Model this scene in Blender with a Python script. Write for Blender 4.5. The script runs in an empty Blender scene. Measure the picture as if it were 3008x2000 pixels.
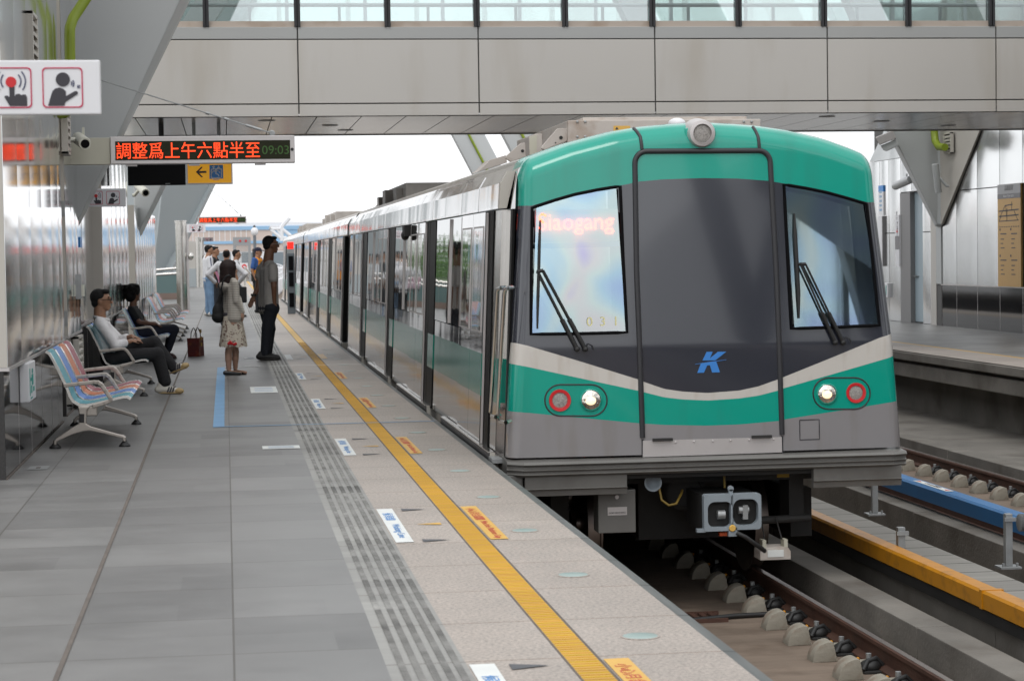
import bpy, bmesh, math, random
from mathutils import Vector, Matrix, geometry
random.seed(7)
SC = bpy.context.scene
COL = SC.collection
R = math.radians

# ------------------------------------------------------------------ camera
F_PX, YAW, PITCH, ROLL, CAMH = 6150.0, R(7.75), R(-2.41), R(-0.90), 1.65
PW, PH = 3008.0, 2000.0
cyw, syw, cpt, spt = math.cos(YAW), math.sin(YAW), math.cos(PITCH), math.sin(PITCH)
FWD = Vector((syw * cpt, cyw * cpt, spt))
_r = Vector((cyw, -syw, 0)); _u = _r.cross(FWD)
RGT = _r * math.cos(ROLL) + _u * math.sin(ROLL)
UPV = -_r * math.sin(ROLL) + _u * math.cos(ROLL)
CAMPOS = Vector((0, 0, CAMH))
cam = bpy.data.cameras.new('camera'); camo = bpy.data.objects.new('camera', cam); COL.objects.link(camo)
cam.sensor_width = 36; cam.sensor_fit = 'HORIZONTAL'; cam.lens = F_PX / PW * 36
cam.clip_start = .1; cam.clip_end = 3000
camo.matrix_world = Matrix(((RGT.x, UPV.x, -FWD.x, 0), (RGT.y, UPV.y, -FWD.y, 0), (RGT.z, UPV.z, -FWD.z, CAMH), (0, 0, 0, 1)))
cam.dof.use_dof = True; cam.dof.focus_distance = 20; cam.dof.aperture_fstop = 7.0
SC.camera = camo

# ------------------------------------------------------------------ sky, sun, exposure
SUN_EL, SUN_AZ = R(62), R(200)          # azimuth measured from +Y clockwise
w = bpy.data.worlds.new('World'); SC.world = w; w.use_nodes = True
nt = w.node_tree; nt.nodes.clear()
sky = nt.nodes.new('ShaderNodeTexSky'); sky.sky_type = 'NISHITA'; sky.sun_disc = False
sky.sun_elevation = SUN_EL; sky.sun_rotation = SUN_AZ; sky.air_density = 1.0; sky.dust_density = 2.0; sky.ozone_density = 1.0
hs = nt.nodes.new('ShaderNodeHueSaturation'); hs.inputs['Saturation'].default_value = .12
bg = nt.nodes.new('ShaderNodeBackground'); bg.inputs['Strength'].default_value = .15
wo = nt.nodes.new('ShaderNodeOutputWorld')
cl = nt.nodes.new('ShaderNodeMix'); cl.data_type = 'RGBA'; cl.inputs[0].default_value = .72; cl.inputs[7].default_value = (10.2, 10.35, 10.6, 1)   # even white overcast over the clear sky
nt.links.new(sky.outputs[0], hs.inputs['Color']); nt.links.new(hs.outputs[0], cl.inputs[6]); nz = nt.nodes.new('ShaderNodeTexNoise'); nz.inputs['Scale'].default_value = 2.6; nz.inputs['Detail'].default_value = 5; nz.inputs['Distortion'].default_value = .4     # cloud tone
gc = nt.nodes.new('ShaderNodeTexCoord'); nt.links.new(gc.outputs['Generated'], nz.inputs[0])
cm = nt.nodes.new('ShaderNodeMapRange'); cm.inputs[1].default_value = .35; cm.inputs[2].default_value = .68; cm.inputs[3].default_value = .70; cm.inputs[4].default_value = 1.28; nt.links.new(nz.outputs[0], cm.inputs[0])
cs = nt.nodes.new('ShaderNodeVectorMath'); cs.operation = 'SCALE'; nt.links.new(cl.outputs[2], cs.inputs[0]); nt.links.new(cm.outputs[0], cs.inputs['Scale']); nt.links.new(cs.outputs[0], bg.inputs[0]); nt.links.new(bg.outputs[0], wo.inputs[0])
sun = bpy.data.lights.new('sun', 'SUN'); sun.energy = .6; sun.angle = R(20); sun.color = (1, .97, .92)
suno = bpy.data.objects.new('sun', sun); COL.objects.link(suno)
sd = Vector((math.sin(SUN_AZ) * math.cos(SUN_EL), math.cos(SUN_AZ) * math.cos(SUN_EL), math.sin(SUN_EL)))
suno.rotation_euler = sd.to_track_quat('Z', 'Y').to_euler()
SC.view_settings.view_transform = 'Standard'; SC.view_settings.look = 'None'
SC.view_settings.exposure = 0.0; SC.view_settings.gamma = 1
SC.cycles.max_bounces = 8; SC.cycles.glossy_bounces = 5; SC.cycles.transparent_max_bounces = 12
SC.cycles.caustics_reflective = False; SC.cycles.caustics_refractive = False

# ------------------------------------------------------------------ survey: a photo pixel seen on a known world plane
def ray(px, py):
    return RGT * ((px - PW / 2) / F_PX) - UPV * ((py - PH / 2) / F_PX) + FWD
def onZ(px, py, z=0.0):
    d = ray(px, py); return CAMPOS + d * ((z - CAMH) / d.z)
def onX(px, py, X):
    d = ray(px, py); return CAMPOS + d * (X / d.x)
def onY(px, py, Y):
    d = ray(px, py); return CAMPOS + d * (Y / d.y)

# ------------------------------------------------------------------ mesh builder
class MB:
    def __init__(s): s.v = []; s.f = []; s.m = []
    def add(s, vs, fs, mi=0):
        o = len(s.v); s.v += [tuple(v) for v in vs]; s.f += [tuple(i + o for i in f) for f in fs]; s.m += [mi] * len(fs); return s
    def box(s, x0, x1, y0, y1, z0, z1, mi=0):
        vs = [(x, y, z) for z in (z0, z1) for y in (y0, y1) for x in (x0, x1)]
        return s.add(vs, [(0, 2, 3, 1), (4, 5, 7, 6), (0, 1, 5, 4), (2, 6, 7, 3), (0, 4, 6, 2), (1, 3, 7, 5)], mi)
    def poly(s, pts, mi=0): return s.add(pts, [tuple(range(len(pts)))], mi)
    def hexa(s, a, b, mi=0):                       # two matching quads joined
        n = len(a); fs = [tuple(reversed(range(n))), tuple(range(n, 2 * n))]
        fs += [(i, (i + 1) % n, n + (i + 1) % n, n + i) for i in range(n)]
        return s.add(list(a) + list(b), fs, mi)
    def prism(s, poly, axis, a, b, mi=0):          # 2-D outline swept along an axis
        def P(p, t): return {'x': (t, p[0], p[1]), 'y': (p[0], t, p[1]), 'z': (p[0], p[1], t)}[axis]
        return s.hexa([P(p, a) for p in poly], [P(p, b) for p in poly], mi)
    def tube(s, path, r, n=10, mi=0, closed=False, caps=True):
        path = [Vector(p) for p in path]; N = len(path); rs = r if isinstance(r, (list, tuple)) else [r] * N
        vs = []; prev = None
        for i, p in enumerate(path):
            a = path[(i - 1) % N] if (i > 0 or closed) else p; b = path[(i + 1) % N] if (i < N - 1 or closed) else p
            t = (b - a).normalized()
            if prev is None:
                prev = Vector((0, 0, 1)) if abs(t.z) < .9 else Vector((1, 0, 0))
            u = (prev - t * prev.dot(t)).normalized(); prev = u; w_ = t.cross(u)
            vs += [p + (u * math.cos(2 * math.pi * k / n) + w_ * math.sin(2 * math.pi * k / n)) * rs[i] for k in range(n)]
        fs = []
        for i in range(N if closed else N - 1):
            j = (i + 1) % N
            fs += [(i * n + k, i * n + (k + 1) % n, j * n + (k + 1) % n, j * n + k) for k in range(n)]
        if caps and not closed:
            fs += [tuple(reversed(range(n))), tuple(range((N - 1) * n, N * n))]
        return s.add(vs, fs, mi)
    def cyl(s, p, q, r, r2=None, n=16, mi=0): return s.tube([p, q], [r, r if r2 is None else r2], n, mi)
    def lathe(s, prof, c, axis='z', n=24, mi=0):    # profile (radius, offset along the axis)
        vs = []
        for r, t in prof:
            for k in range(n):
                a = 2 * math.pi * k / n; x, y = r * math.cos(a), r * math.sin(a)
                d = {'z': (x, y, t), 'y': (x, t, y), 'x': (t, x, y)}[axis]
                vs.append((c[0] + d[0], c[1] + d[1], c[2] + d[2]))
        fs = [(i * n + k, i * n + (k + 1) % n, (i + 1) * n + (k + 1) % n, (i + 1) * n + k) for i in range(len(prof) - 1) for k in range(n)]
        fs += [tuple(range(n)), tuple(range((len(prof) - 1) * n, len(prof) * n))]
        return s.add(vs, fs, mi)
    def ell(s, c, r, rot=None, nu=14, nv=9, mi=0):
        vs = []; c = Vector(c)
        for i in range(nv + 1):
            th = math.pi * i / nv
            for k in range(nu):
                ph = 2 * math.pi * k / nu
                p = Vector((r[0] * math.sin(th) * math.cos(ph), r[1] * math.sin(th) * math.sin(ph), r[2] * math.cos(th)))
                vs.append(c + (rot @ p if rot else p))
        fs = [(i * nu + k, (i + 1) * nu + k, (i + 1) * nu + (k + 1) % nu, i * nu + (k + 1) % nu) for i in range(nv) for k in range(nu)]
        return s.add(vs, fs, mi)
    def caps(s, p, q, r1, r2, n=12, mi=0):          # capsule with a taper
        p, q = Vector(p), Vector(q); d = q - p
        if d.length < 1e-6: return s.ell(p, (r1, r1, r1), mi=mi)
        t = d.normalized(); path = []; rs = []
        for a in (-80, -50, -20): path.append(p + t * r1 * math.sin(R(a))); rs.append(r1 * math.cos(R(a)))
        for a in (20, 50, 80): path.append(q + t * r2 * math.sin(R(a))); rs.append(r2 * math.cos(R(a)))
        return s.tube(path, rs, n, mi)
    def build(s, name, mats, parent=None, smooth=None, bev=0, merge=False):
        org = Vector((0, 0, 0)); p = parent
        while p is not None: org += p.location; p = p.parent
        me = bpy.data.meshes.new(name)
        me.from_pydata([tuple(Vector(v) - org) for v in s.v], [], s.f)
        for m in (mats if isinstance(mats, (list, tuple)) else [mats]): me.materials.append(m)
        for p, i in zip(me.polygons, s.m): p.material_index = i
        bm = bmesh.new(); bm.from_mesh(me)
        if merge: bmesh.ops.remove_doubles(bm, verts=bm.verts, dist=1e-5)
        bmesh.ops.recalc_face_normals(bm, faces=bm.faces)
        if bev:
            es = [e for e in bm.edges if len(e.link_faces) == 2 and e.calc_face_angle(0) > R(30)]
            bmesh.ops.bevel(bm, geom=es, offset=bev, segments=2, profile=.6, affect='EDGES', clamp_overlap=True)
        bm.to_mesh(me); bm.free()
        if smooth is not None:
            for p in me.polygons: p.use_smooth = True
            me.set_sharp_from_angle(angle=R(smooth))
        o = bpy.data.objects.new(name, me); COL.objects.link(o)
        if parent is not None: o.parent = parent
        return o

def tag(o, label=None, cat=None, group=None, kind=None):
    if label: o['label'] = label
    if cat: o['category'] = cat
    if group: o['group'] = group
    if kind: o['kind'] = kind
    return o
def thing(name, label, cat, loc=(0, 0, 0), group=None):
    o = bpy.data.objects.new(name, None); COL.objects.link(o); o.location = loc; o.empty_display_size = .1
    return tag(o, label, cat, group)
def dup(root, loc, label=None, group=None):
    r = root.copy(); COL.objects.link(r); r.location = loc
    if label: r['label'] = label
    if group: r['group'] = group
    for ch in list(root.children):
        c = ch.copy(); COL.objects.link(c); c.parent = r
        for g in ch.children:
            d = g.copy(); COL.objects.link(d); d.parent = c
    return r
def lettering(name, text, mat, parent, origin, ux, uy, size, depth=.002, align='CENTER', spacing=1.0, squeeze=1.0, fit=None):
    """flat letters as mesh: origin is the middle of the line, ux the reading direction, uy the up direction of the letters"""
    cu = bpy.data.curves.new(name, 'FONT'); cu.body = text; cu.size = size; cu.align_x = align; cu.align_y = 'CENTER'; cu.space_character = spacing
    cu.extrude = depth / 2; cu.resolution_u = 3
    tmp = bpy.data.objects.new(name + '_curve', cu); COL.objects.link(tmp)
    dg = bpy.context.evaluated_depsgraph_get(); dg.update()
    me = bpy.data.meshes.new_from_object(tmp.evaluated_get(dg)); bpy.data.objects.remove(tmp)
    bpy.data.curves.remove(cu)
    me.name = name
    ux = Vector(ux).normalized(); uy = Vector(uy).normalized(); un = ux.cross(uy)
    org = Vector((0, 0, 0)); p = parent
    while p is not None: org += p.location; p = p.parent
    if fit:
        xs = [v.co.x for v in me.vertices]; wd = max(xs) - min(xs); mid = (max(xs) + min(xs)) / 2
        ys = [v.co.y for v in me.vertices]; hy = max(ys) - min(ys); my = (max(ys) + min(ys)) / 2
        for v in me.vertices: v.co.x = (v.co.x - mid) * fit[0] / wd; v.co.y = (v.co.y - my) * fit[1] / hy
    for v in me.vertices:
        v.co = Vector(origin) + ux * v.co.x * squeeze + uy * v.co.y + un * v.co.z - org
    me.materials.clear(); me.materials.append(mat)
    o = bpy.data.objects.new(name, me); COL.objects.link(o); o.parent = parent
    return o
# ------------------------------------------------------------------ materials
def mat(name, col, rough=.5, metal=0.0, coat=0.0, var=0.0, vscale=3.0, stretch=(1, 1, 1), bump=0.0, bscale=20.0, bstretch=(1, 1, 1), emit=None, estr=1.0,
        dirt=None, dscale=1.5, damt=.5, spec=.5, rvar=0.0, bdet=3, dstretch=(1, 1, 1)):
    m = bpy.data.materials.new(name); m.use_nodes = True; N = m.node_tree.nodes; L = m.node_tree.links
    b = N['Principled BSDF']; b.inputs['Base Color'].default_value = (*col, 1); b.inputs['Roughness'].default_value = rough
    b.inputs['Metallic'].default_value = metal; b.inputs['Coat Weight'].default_value = coat; b.inputs['Coat Roughness'].default_value = .05
    b.inputs['Specular IOR Level'].default_value = spec
    def coords(st):
        tc = N.new('ShaderNodeTexCoord'); mp = N.new('ShaderNodeMapping'); mp.inputs['Scale'].default_value = st
        L.new(tc.outputs['Object'], mp.inputs[0]); return mp
    def noise(st, sc, det=4):
        n = N.new('ShaderNodeTexNoise'); n.inputs['Scale'].default_value = sc; n.inputs['Detail'].default_value = det
        L.new(coords(st).outputs[0], n.inputs[0]); return n
    src = None
    if var:
        n = noise(stretch, vscale); mr = N.new('ShaderNodeMapRange'); mr.inputs[1].default_value = .25; mr.inputs[2].default_value = .75
        mr.inputs[3].default_value = 1 - var; mr.inputs[4].default_value = 1 + var; L.new(n.outputs[0], mr.inputs[0])
        mx = N.new('ShaderNodeVectorMath'); mx.operation = 'SCALE'; mx.inputs[0].default_value = col; L.new(mr.outputs[0], mx.inputs['Scale']); src = mx.outputs[0]
    if dirt:
        n = noise(dstretch, dscale, 8); cr = N.new('ShaderNodeMapRange'); cr.inputs[1].default_value = .52; cr.inputs[2].default_value = .72; cr.inputs[4].default_value = damt
        L.new(n.outputs[0], cr.inputs[0]); mx = N.new('ShaderNodeMix'); mx.data_type = 'RGBA'
        if src: L.new(src, mx.inputs[6])
        else: mx.inputs[6].default_value = (*col, 1)
        mx.inputs[7].default_value = (*dirt, 1); L.new(cr.outputs[0], mx.inputs[0]); src = mx.outputs[2]
    if src: L.new(src, b.inputs['Base Color'])
    if rvar:
        n = noise(stretch, vscale * 2); mr = N.new('ShaderNodeMapRange'); mr.inputs[3].default_value = max(0, rough - rvar); mr.inputs[4].default_value = rough + rvar
        L.new(n.outputs[0], mr.inputs[0]); L.new(mr.outputs[0], b.inputs['Roughness'])
    if bump:
        n = noise(bstretch, bscale, bdet); bp = N.new('ShaderNodeBump'); bp.inputs['Strength'].default_value = 1; bp.inputs['Distance'].default_value = bump
        L.new(n.outputs[0], bp.inputs['Height']); L.new(bp.outputs[0], b.inputs['Normal'])
    if emit:
        b.inputs['Emission Color'].default_value = (*emit, 1); b.inputs['Emission Strength'].default_value = estr
    return m

def slab_mat(name, c1, c2, mortar, bw, rh, off, msize, streak=.12, speck=0.0, rough=.5, sstretch=(.6, 6, 1), origin=(0, 0), fine=None):
    """stone slabs laid in rows: brick pattern in plan, each slab its own shade, stone streaks and specks"""
    m = bpy.data.materials.new(name); m.use_nodes = True; N = m.node_tree.nodes; L = m.node_tree.links; b = N['Principled BSDF']
    tc = N.new('ShaderNodeTexCoord'); mp = N.new('ShaderNodeMapping'); mp.inputs['Location'].default_value = (-origin[0], -origin[1], 0)
    L.new(tc.outputs['Object'], mp.inputs[0])
    bk = N.new('ShaderNodeTexBrick'); bk.offset = off; bk.inputs['Scale'].default_value = 1; bk.inputs['Brick Width'].default_value = bw
    bk.inputs['Row Height'].default_value = rh; bk.inputs['Mortar Size'].default_value = msize; bk.inputs['Mortar Smooth'].default_value = .1
    bk.inputs['Color1'].default_value = (*c1, 1); bk.inputs['Color2'].default_value = (*c2, 1); bk.inputs['Mortar'].default_value = (*mortar, 1)
    L.new(mp.outputs[0], bk.inputs[0])
    m2 = N.new('ShaderNodeMapping'); m2.inputs['Scale'].default_value = sstretch; L.new(tc.outputs['Object'], m2.inputs[0])
    n1 = N.new('ShaderNodeTexNoise'); n1.inputs['Scale'].default_value = 2.2; n1.inputs['Detail'].default_value = 6; n1.inputs['Roughness'].default_value = .62; L.new(m2.outputs[0], n1.inputs[0])
    r1 = N.new('ShaderNodeMapRange'); r1.inputs[1].default_value = .3; r1.inputs[2].default_value = .7; r1.inputs[3].default_value = 1 - streak; r1.inputs[4].default_value = 1 + streak; L.new(n1.outputs[0], r1.inputs[0])
    sc = N.new('ShaderNodeVectorMath'); sc.operation = 'SCALE'; L.new(bk.outputs[0], sc.inputs[0]); L.new(r1.outputs[0], sc.inputs['Scale']); out = sc.outputs[0]
    if fine:                                        # darker sawn bands inside the slabs
        b2 = N.new('ShaderNodeTexBrick'); b2.offset = .37; b2.inputs['Scale'].default_value = 1; b2.inputs['Brick Width'].default_value = fine[0]; b2.inputs['Row Height'].default_value = fine[1]
        b2.inputs['Mortar Size'].default_value = 0; b2.inputs['Color1'].default_value = (1, 1, 1, 1); b2.inputs['Color2'].default_value = (0, 0, 0, 1); b2.inputs['Mortar'].default_value = (1, 1, 1, 1); L.new(mp.outputs[0], b2.inputs[0])
        rb = N.new('ShaderNodeMapRange'); rb.inputs[1].default_value = 0; rb.inputs[2].default_value = .45; rb.inputs[3].default_value = 1 - fine[2]; rb.inputs[4].default_value = 1.02; L.new(b2.outputs[0], rb.inputs[0])
        nb = N.new('ShaderNodeTexNoise'); nb.inputs['Scale'].default_value = 1.3; nb.inputs['Detail'].default_value = 4; L.new(mp.outputs[0], nb.inputs[0])
        mb_ = N.new('ShaderNodeMapRange'); mb_.inputs[1].default_value = .38; mb_.inputs[2].default_value = .58; L.new(nb.outputs[0], mb_.inputs[0])
        mxb = N.new('ShaderNodeMix'); mxb.data_type = 'FLOAT'; mxb.inputs[2].default_value = 1.0; L.new(mb_.outputs[0], mxb.inputs[0]); L.new(rb.outputs[0], mxb.inputs[3])
        sb = N.new('ShaderNodeVectorMath'); sb.operation = 'SCALE'; L.new(out, sb.inputs[0]); L.new(mxb.outputs[0], sb.inputs['Scale']); out = sb.outputs[0]
    if speck:
        n2 = N.new('ShaderNodeTexNoise'); n2.inputs['Scale'].default_value = 55; n2.inputs['Detail'].default_value = 3; n2.inputs['Roughness'].default_value = .7; L.new(tc.outputs['Object'], n2.inputs[0])
        r2 = N.new('ShaderNodeMapRange'); r2.inputs[1].default_value = .32; r2.inputs[2].default_value = .6; r2.inputs[3].default_value = 1 - speck; r2.inputs[4].default_value = 1 + speck * .5; L.new(n2.outputs[0], r2.inputs[0])
        s2 = N.new('ShaderNodeVectorMath'); s2.operation = 'SCALE'; L.new(out, s2.inputs[0]); L.new(r2.outputs[0], s2.inputs['Scale']); out = s2.outputs[0]
    n3 = N.new('ShaderNodeTexNoise'); n3.inputs['Scale'].default_value = .8; n3.inputs['Detail'].default_value = 5; L.new(tc.outputs['Object'], n3.inputs[0])
    r3 = N.new('ShaderNodeMapRange'); r3.inputs[1].default_value = .35; r3.inputs[2].default_value = .7; r3.inputs[3].default_value = .9; r3.inputs[4].default_value = 1.06; L.new(n3.outputs[0], r3.inputs[0])
    s3 = N.new('ShaderNodeVectorMath'); s3.operation = 'SCALE'; L.new(out, s3.inputs[0]); L.new(r3.outputs[0], s3.inputs['Scale'])
    L.new(s3.outputs[0], b.inputs['Base Color']); b.inputs['Roughness'].default_value = rough
    rr = N.new('ShaderNodeMapRange'); rr.inputs[3].default_value = rough - .1; rr.inputs[4].default_value = rough + .12; L.new(n1.outputs[0], rr.inputs[0]); L.new(rr.outputs[0], b.inputs['Roughness'])
    return m

def glass_mat(name, tint, refl=.3, rough=.02, film=0.0):
    m = bpy.data.materials.new(name); m.use_nodes = True; N = m.node_tree.nodes; L = m.node_tree.links
    N.remove(N['Principled BSDF']); out = N['Material Output']
    t = N.new('ShaderNodeBsdfTransparent'); t.inputs[0].default_value = (*tint, 1)
    g = N.new('ShaderNodeBsdfPrincipled'); g.inputs['Base Color'].default_value = (.95, .97, 1, 1); g.inputs['Metallic'].default_value = 1; g.inputs['Roughness'].default_value = rough
    mx = N.new('ShaderNodeMixShader')
    lw = N.new('ShaderNodeLayerWeight'); lw.inputs[0].default_value = .25
    mr = N.new('ShaderNodeMapRange'); mr.inputs[3].default_value = refl; mr.inputs[4].default_value = min(1, refl + .5); L.new(lw.outputs['Fresnel'], mr.inputs[0])
    L.new(mr.outputs[0], mx.inputs[0]); L.new(t.outputs[0], mx.inputs[1]); L.new(g.outputs[0], mx.inputs[2]); L.new(mx.outputs[0], out.inputs[0])
    if film:                                        # coated glass: soft rainbow tint that drifts over the pane
        tc = N.new('ShaderNodeTexCoord'); n = N.new('ShaderNodeTexNoise'); n.inputs['Scale'].default_value = 1.6; n.inputs['Detail'].default_value = 1.5; n.inputs['Distortion'].default_value = .6
        L.new(tc.outputs['Object'], n.inputs[0]); cr = N.new('ShaderNodeValToRGB'); e = cr.color_ramp
        e.elements[0].position = .25; e.elements[0].color = (.52, .60, .95, 1); e.elements[1].position = .8; e.elements[1].color = (.86, .74, .92, 1)
        for p, c in ((.38, (.50, .68, .98, 1)), (.48, (.58, .82, .98, 1)), (.58, (.78, .93, .92, 1)), (.66, (.86, .86, .88, 1)), (.73, (.70, .66, .95, 1))):
            x = e.elements.new(p); x.color = c
        L.new(n.outputs[0], cr.inputs[0]); L.new(cr.outputs[0], g.inputs['Base Color'])
    return m

M = {}
M['floor'] = slab_mat('grey_stone_floor', (.152, .15, .147), (.204, .201, .196), (.085, .078, .07), .69, .873, 0, .005, streak=.11, rough=.42, sstretch=(1.1, 2.0, 1), origin=(-.69, 0), fine=(.69, .4365, .26))
M['granite'] = slab_mat('pink_grey_granite', (.385, .335, .295), (.435, .38, .335), (.22, .155, .11), 40, .873, 0, .006, streak=.08, speck=.40, rough=.5, sstretch=(2, 2, 1), origin=(-20, .5))
M['tactile'] = slab_mat('tactile_stone', (.285, .28, .265), (.34, .335, .315), (.15, .13, .11), 30, .873, 0, .006, streak=.12, rough=.55, origin=(-15, .5), fine=(30, .2183, .28))
M['tacbar'] = slab_mat('tactile_bump', (.20, .195, .185), (.32, .315, .30), (.2, .2, .2), 30, .4365, 0, 0, streak=.45, rough=.6, sstretch=(3, 2.0, 1), origin=(-15, .5), fine=(30, .2183, .5))
M['yellow'] = slab_mat('yellow_safety_tile', (.62, .345, .05), (.70, .40, .06), (.66, .42, .02), 30, .075, 0, .012, streak=.07, rough=.5, origin=(-15, 0))
M['grout'] = mat('brown_grout', (.125, .105, .09), .8, var=.25, vscale=6)
M['edge'] = slab_mat('dark_edge_block', (.10, .105, .10), (.14, .145, .14), (.03, .03, .03), 20, .873, 0, .012, streak=.35, rough=.45, sstretch=(6, .5, 1), origin=(-10, .5))
M['concrete'] = mat('grey_concrete', (.185, .172, .152), .85, var=.25, vscale=1.5, dirt=(.075, .06, .045), dscale=1.4, damt=.65, bump=.005, bscale=30)
M['concrete_bed'] = mat('brown_stained_concrete', (.19, .145, .11), .85, var=.22, vscale=2, stretch=(.5, 3, 1), dirt=(.09, .06, .04), dscale=2.2, damt=.6, bump=.004, bscale=25)
M['concrete_pale'] = mat('pale_concrete_block', (.30, .275, .225), .85, var=.15, vscale=8, dirt=(.16, .075, .04), dscale=6, damt=.65, bump=.004, bscale=40)
M['slab'] = slab_mat('walkway_slab', (.235, .225, .205), (.28, .27, .245), (.05, .045, .04), 20, .48, 0, .012, streak=.12, rough=.8, origin=(-10, 0))
M['rust'] = mat('rusty_rail', (.075, .034, .022), .7, var=.3, vscale=5, bump=.002, bscale=40)
M['railtop'] = mat('polished_rail_top', (.30, .26, .24), .35, 1, var=.2, vscale=3, stretch=(1, .3, 1))
M['amber'] = mat('amber_plastic', (.52, .215, .006), .38, var=.08, vscale=2, dirt=(.20, .09, .015), dscale=9, damt=.5, spec=.35)
M['blueplastic'] = mat('blue_plastic', (.016, .15, .38), .38, var=.1, vscale=2, spec=.35)
M['galv'] = mat('galvanised_steel', (.36, .37, .37), .5, .6, var=.15, vscale=8)
M['blackrub'] = mat('black_rubber', (.018, .018, .018), .55)
M['dark'] = mat('dark_underframe', (.022, .021, .02), .7, var=.3, vscale=3)
M['cladding'] = mat('painted_aluminium', (.54, .515, .478), .30, 0, var=.03, vscale=.5, spec=.6, rvar=.06, dirt=(.42, .375, .31), dscale=.5, damt=.5, bump=.005, bscale=.6, dstretch=(3, 3, .6))
M['cladding_grey'] = mat('grey_fascia', (.40, .405, .395), .35, var=.03, vscale=.6)
M['seam'] = mat('dark_joint', (.10, .10, .095), .7)
M['soffit'] = mat('ribbed_metal_soffit', (.50, .485, .47), .22, 1, var=.12, vscale=1.3, stretch=(.6, 3, 1), bump=.006, bscale=2.2, bstretch=(.5, 3.5, 1))
M['strut'] = mat('light_grey_paint', (.46, .475, .475), .38, var=.03, vscale=.5, rvar=.05)
M['strut2'] = mat('bluish_grey_paint', (.40, .44, .455), .4, var=.03, vscale=.5)
M['steelpanel'] = mat('wavy_polished_panel', (.82, .82, .82), .10, 1, bump=.002, bscale=.7, bstretch=(1, .9, .8), bdet=1, var=.03, vscale=.7, rvar=.04)
M['steelpanel_r'] = mat('satin_metal_panel', (.72, .73, .73), .17, .95, bump=.010, bscale=.9, bstretch=(1, 1.1, .6), bdet=1, var=.04, vscale=.7, rvar=.05)
M['beige'] = mat('beige_paint', (.52, .49, .44), .45, var=.03, vscale=2)
M['cream'] = mat('cream_paint', (.56, .54, .44), .4, var=.03, vscale=2)
M['blackstone'] = mat('polished_black_granite', (.018, .018, .019), .05, var=.3, vscale=40, spec=.7)
M['blackstone_matt'] = mat('dark_granite_edge', (.03, .028, .027), .4, var=.4, vscale=60)
M['stainless'] = mat('stainless_steel', (.62, .60, .57), .22, 1, var=.05, vscale=4, rvar=.05)
M['castalu'] = mat('cast_aluminium', (.38, .345, .31), .33, 1, var=.06, vscale=8)
M['green_pipe'] = mat('lime_green_pipe', (.22, .29, .015), .45, var=.08, vscale=4)
M['white'] = mat('white_enamel', (.78, .78, .80), .35, var=.02, vscale=3)
M['white_matt'] = mat('white_sticker', (.74, .76, .74), .5, var=.06, vscale=8)
M['offwhite'] = mat('cream_camera_housing', (.66, .65, .56), .4, var=.03, vscale=6)
M['ink'] = mat('black_print', (.045, .042, .05), .6)
M['navy'] = mat('navy_print', (.06, .07, .14), .6)
M['pinkred'] = mat('crimson_print', (.55, .035, .10), .5)
M['red'] = mat('red_print', (.62, .02, .025), .4)
M['blackgloss'] = mat('black_glass_screen', (.004, .004, .005), .35, spec=.1)
M['signyellow'] = mat('sign_yellow', (.80, .40, .005), .35, emit=(.8, .36, .004), estr=.4)  # glow added to the colour so the sign's yellow looks less dull
M['signblue'] = mat('sign_blue', (.01, .22, .62), .35)
M['alu'] = mat('aluminium_frame', (.56, .53, .52), .4, .5, var=.04, vscale=4)
M['led_bg'] = mat('led_board', (.022, .024, .010), .5, bump=.002, bscale=300, spec=.2)
M['led_red'] = mat('red_led', (.6, .05, .01), .5, emit=(1, .055, .01), estr=1.8)
M['led_green'] = mat('dim_green_led', (.03, .08, .015), .5, emit=(.06, .17, .02), estr=.18)
M['bluetape'] = mat('blue_floor_tape', (.16, .36, .60), .5, var=.1, vscale=5)
M['palegreen_glass'] = mat('frosted_green_glass', (.31, .40, .375), .35, var=.08, vscale=9)
M['stickyellow'] = mat('yellow_sticker', (.72, .42, .07), .45, var=.08, vscale=5)
M['printblue'] = mat('blue_print', (.07, .27, .62), .5)
M['printred'] = mat('red_lettering', (.58, .07, .05), .5)
M['charcoal'] = mat('charcoal_sticker', (.07, .072, .08), .5)
M['t_green'] = mat('train_green_paint', (.0, .345, .255), .18, coat=.5, var=.03, vscale=.8, spec=.45, dirt=(.015, .26, .195), dscale=1.3, damt=.4, dstretch=(4, 4, .7))
M['t_dark'] = mat('train_charcoal_paint', (.034, .037, .05), .09, coat=.7, var=.05, vscale=1.2, spec=.7)
M['t_white'] = mat('train_white_paint', (.62, .59, .545), .2, coat=.4, var=.03, vscale=1, dirt=(.45, .385, .315), dscale=1.6, damt=.5, dstretch=(6, 6, .8))
M['t_grey'] = mat('train_silver_grey_paint', (.265, .255, .26), .24, coat=.4, var=.05, vscale=1.5, dirt=(.19, .165, .14), dscale=1.4, damt=.35, dstretch=(5, 5, .8))
M['t_rubber'] = mat('dark_rubber_seal', (.03, .03, .034), .4)
M['t_steel'] = mat('mirror_stainless_side', (.60, .60, .60), .05, 1, bump=.0022, bscale=1.5, bstretch=(1, 1.8, .55), bdet=0, var=.04, vscale=2)
M['t_roofband'] = mat('bright_stainless_cove', (.74, .74, .74), .10, 1, bump=.010, bscale=.9, bstretch=(.6, 1.5, .6), bdet=1)
M['t_roof'] = mat('weathered_roof', (.42, .38, .34), .4, .7, dirt=(.25, .2, .15), dscale=2, damt=.6)
M['t_stripe'] = mat('side_green_film', (.004, .20, .145), .12, 0, spec=.28, bump=.0012, bscale=1.5, bstretch=(1, 1.8, .55), bdet=0)
M['t_lower'] = mat('lower_side_panel', (.30, .28, .27), .10, .9, bump=.0015, bscale=1.5, bstretch=(1, 1.8, .55), bdet=0)
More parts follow.
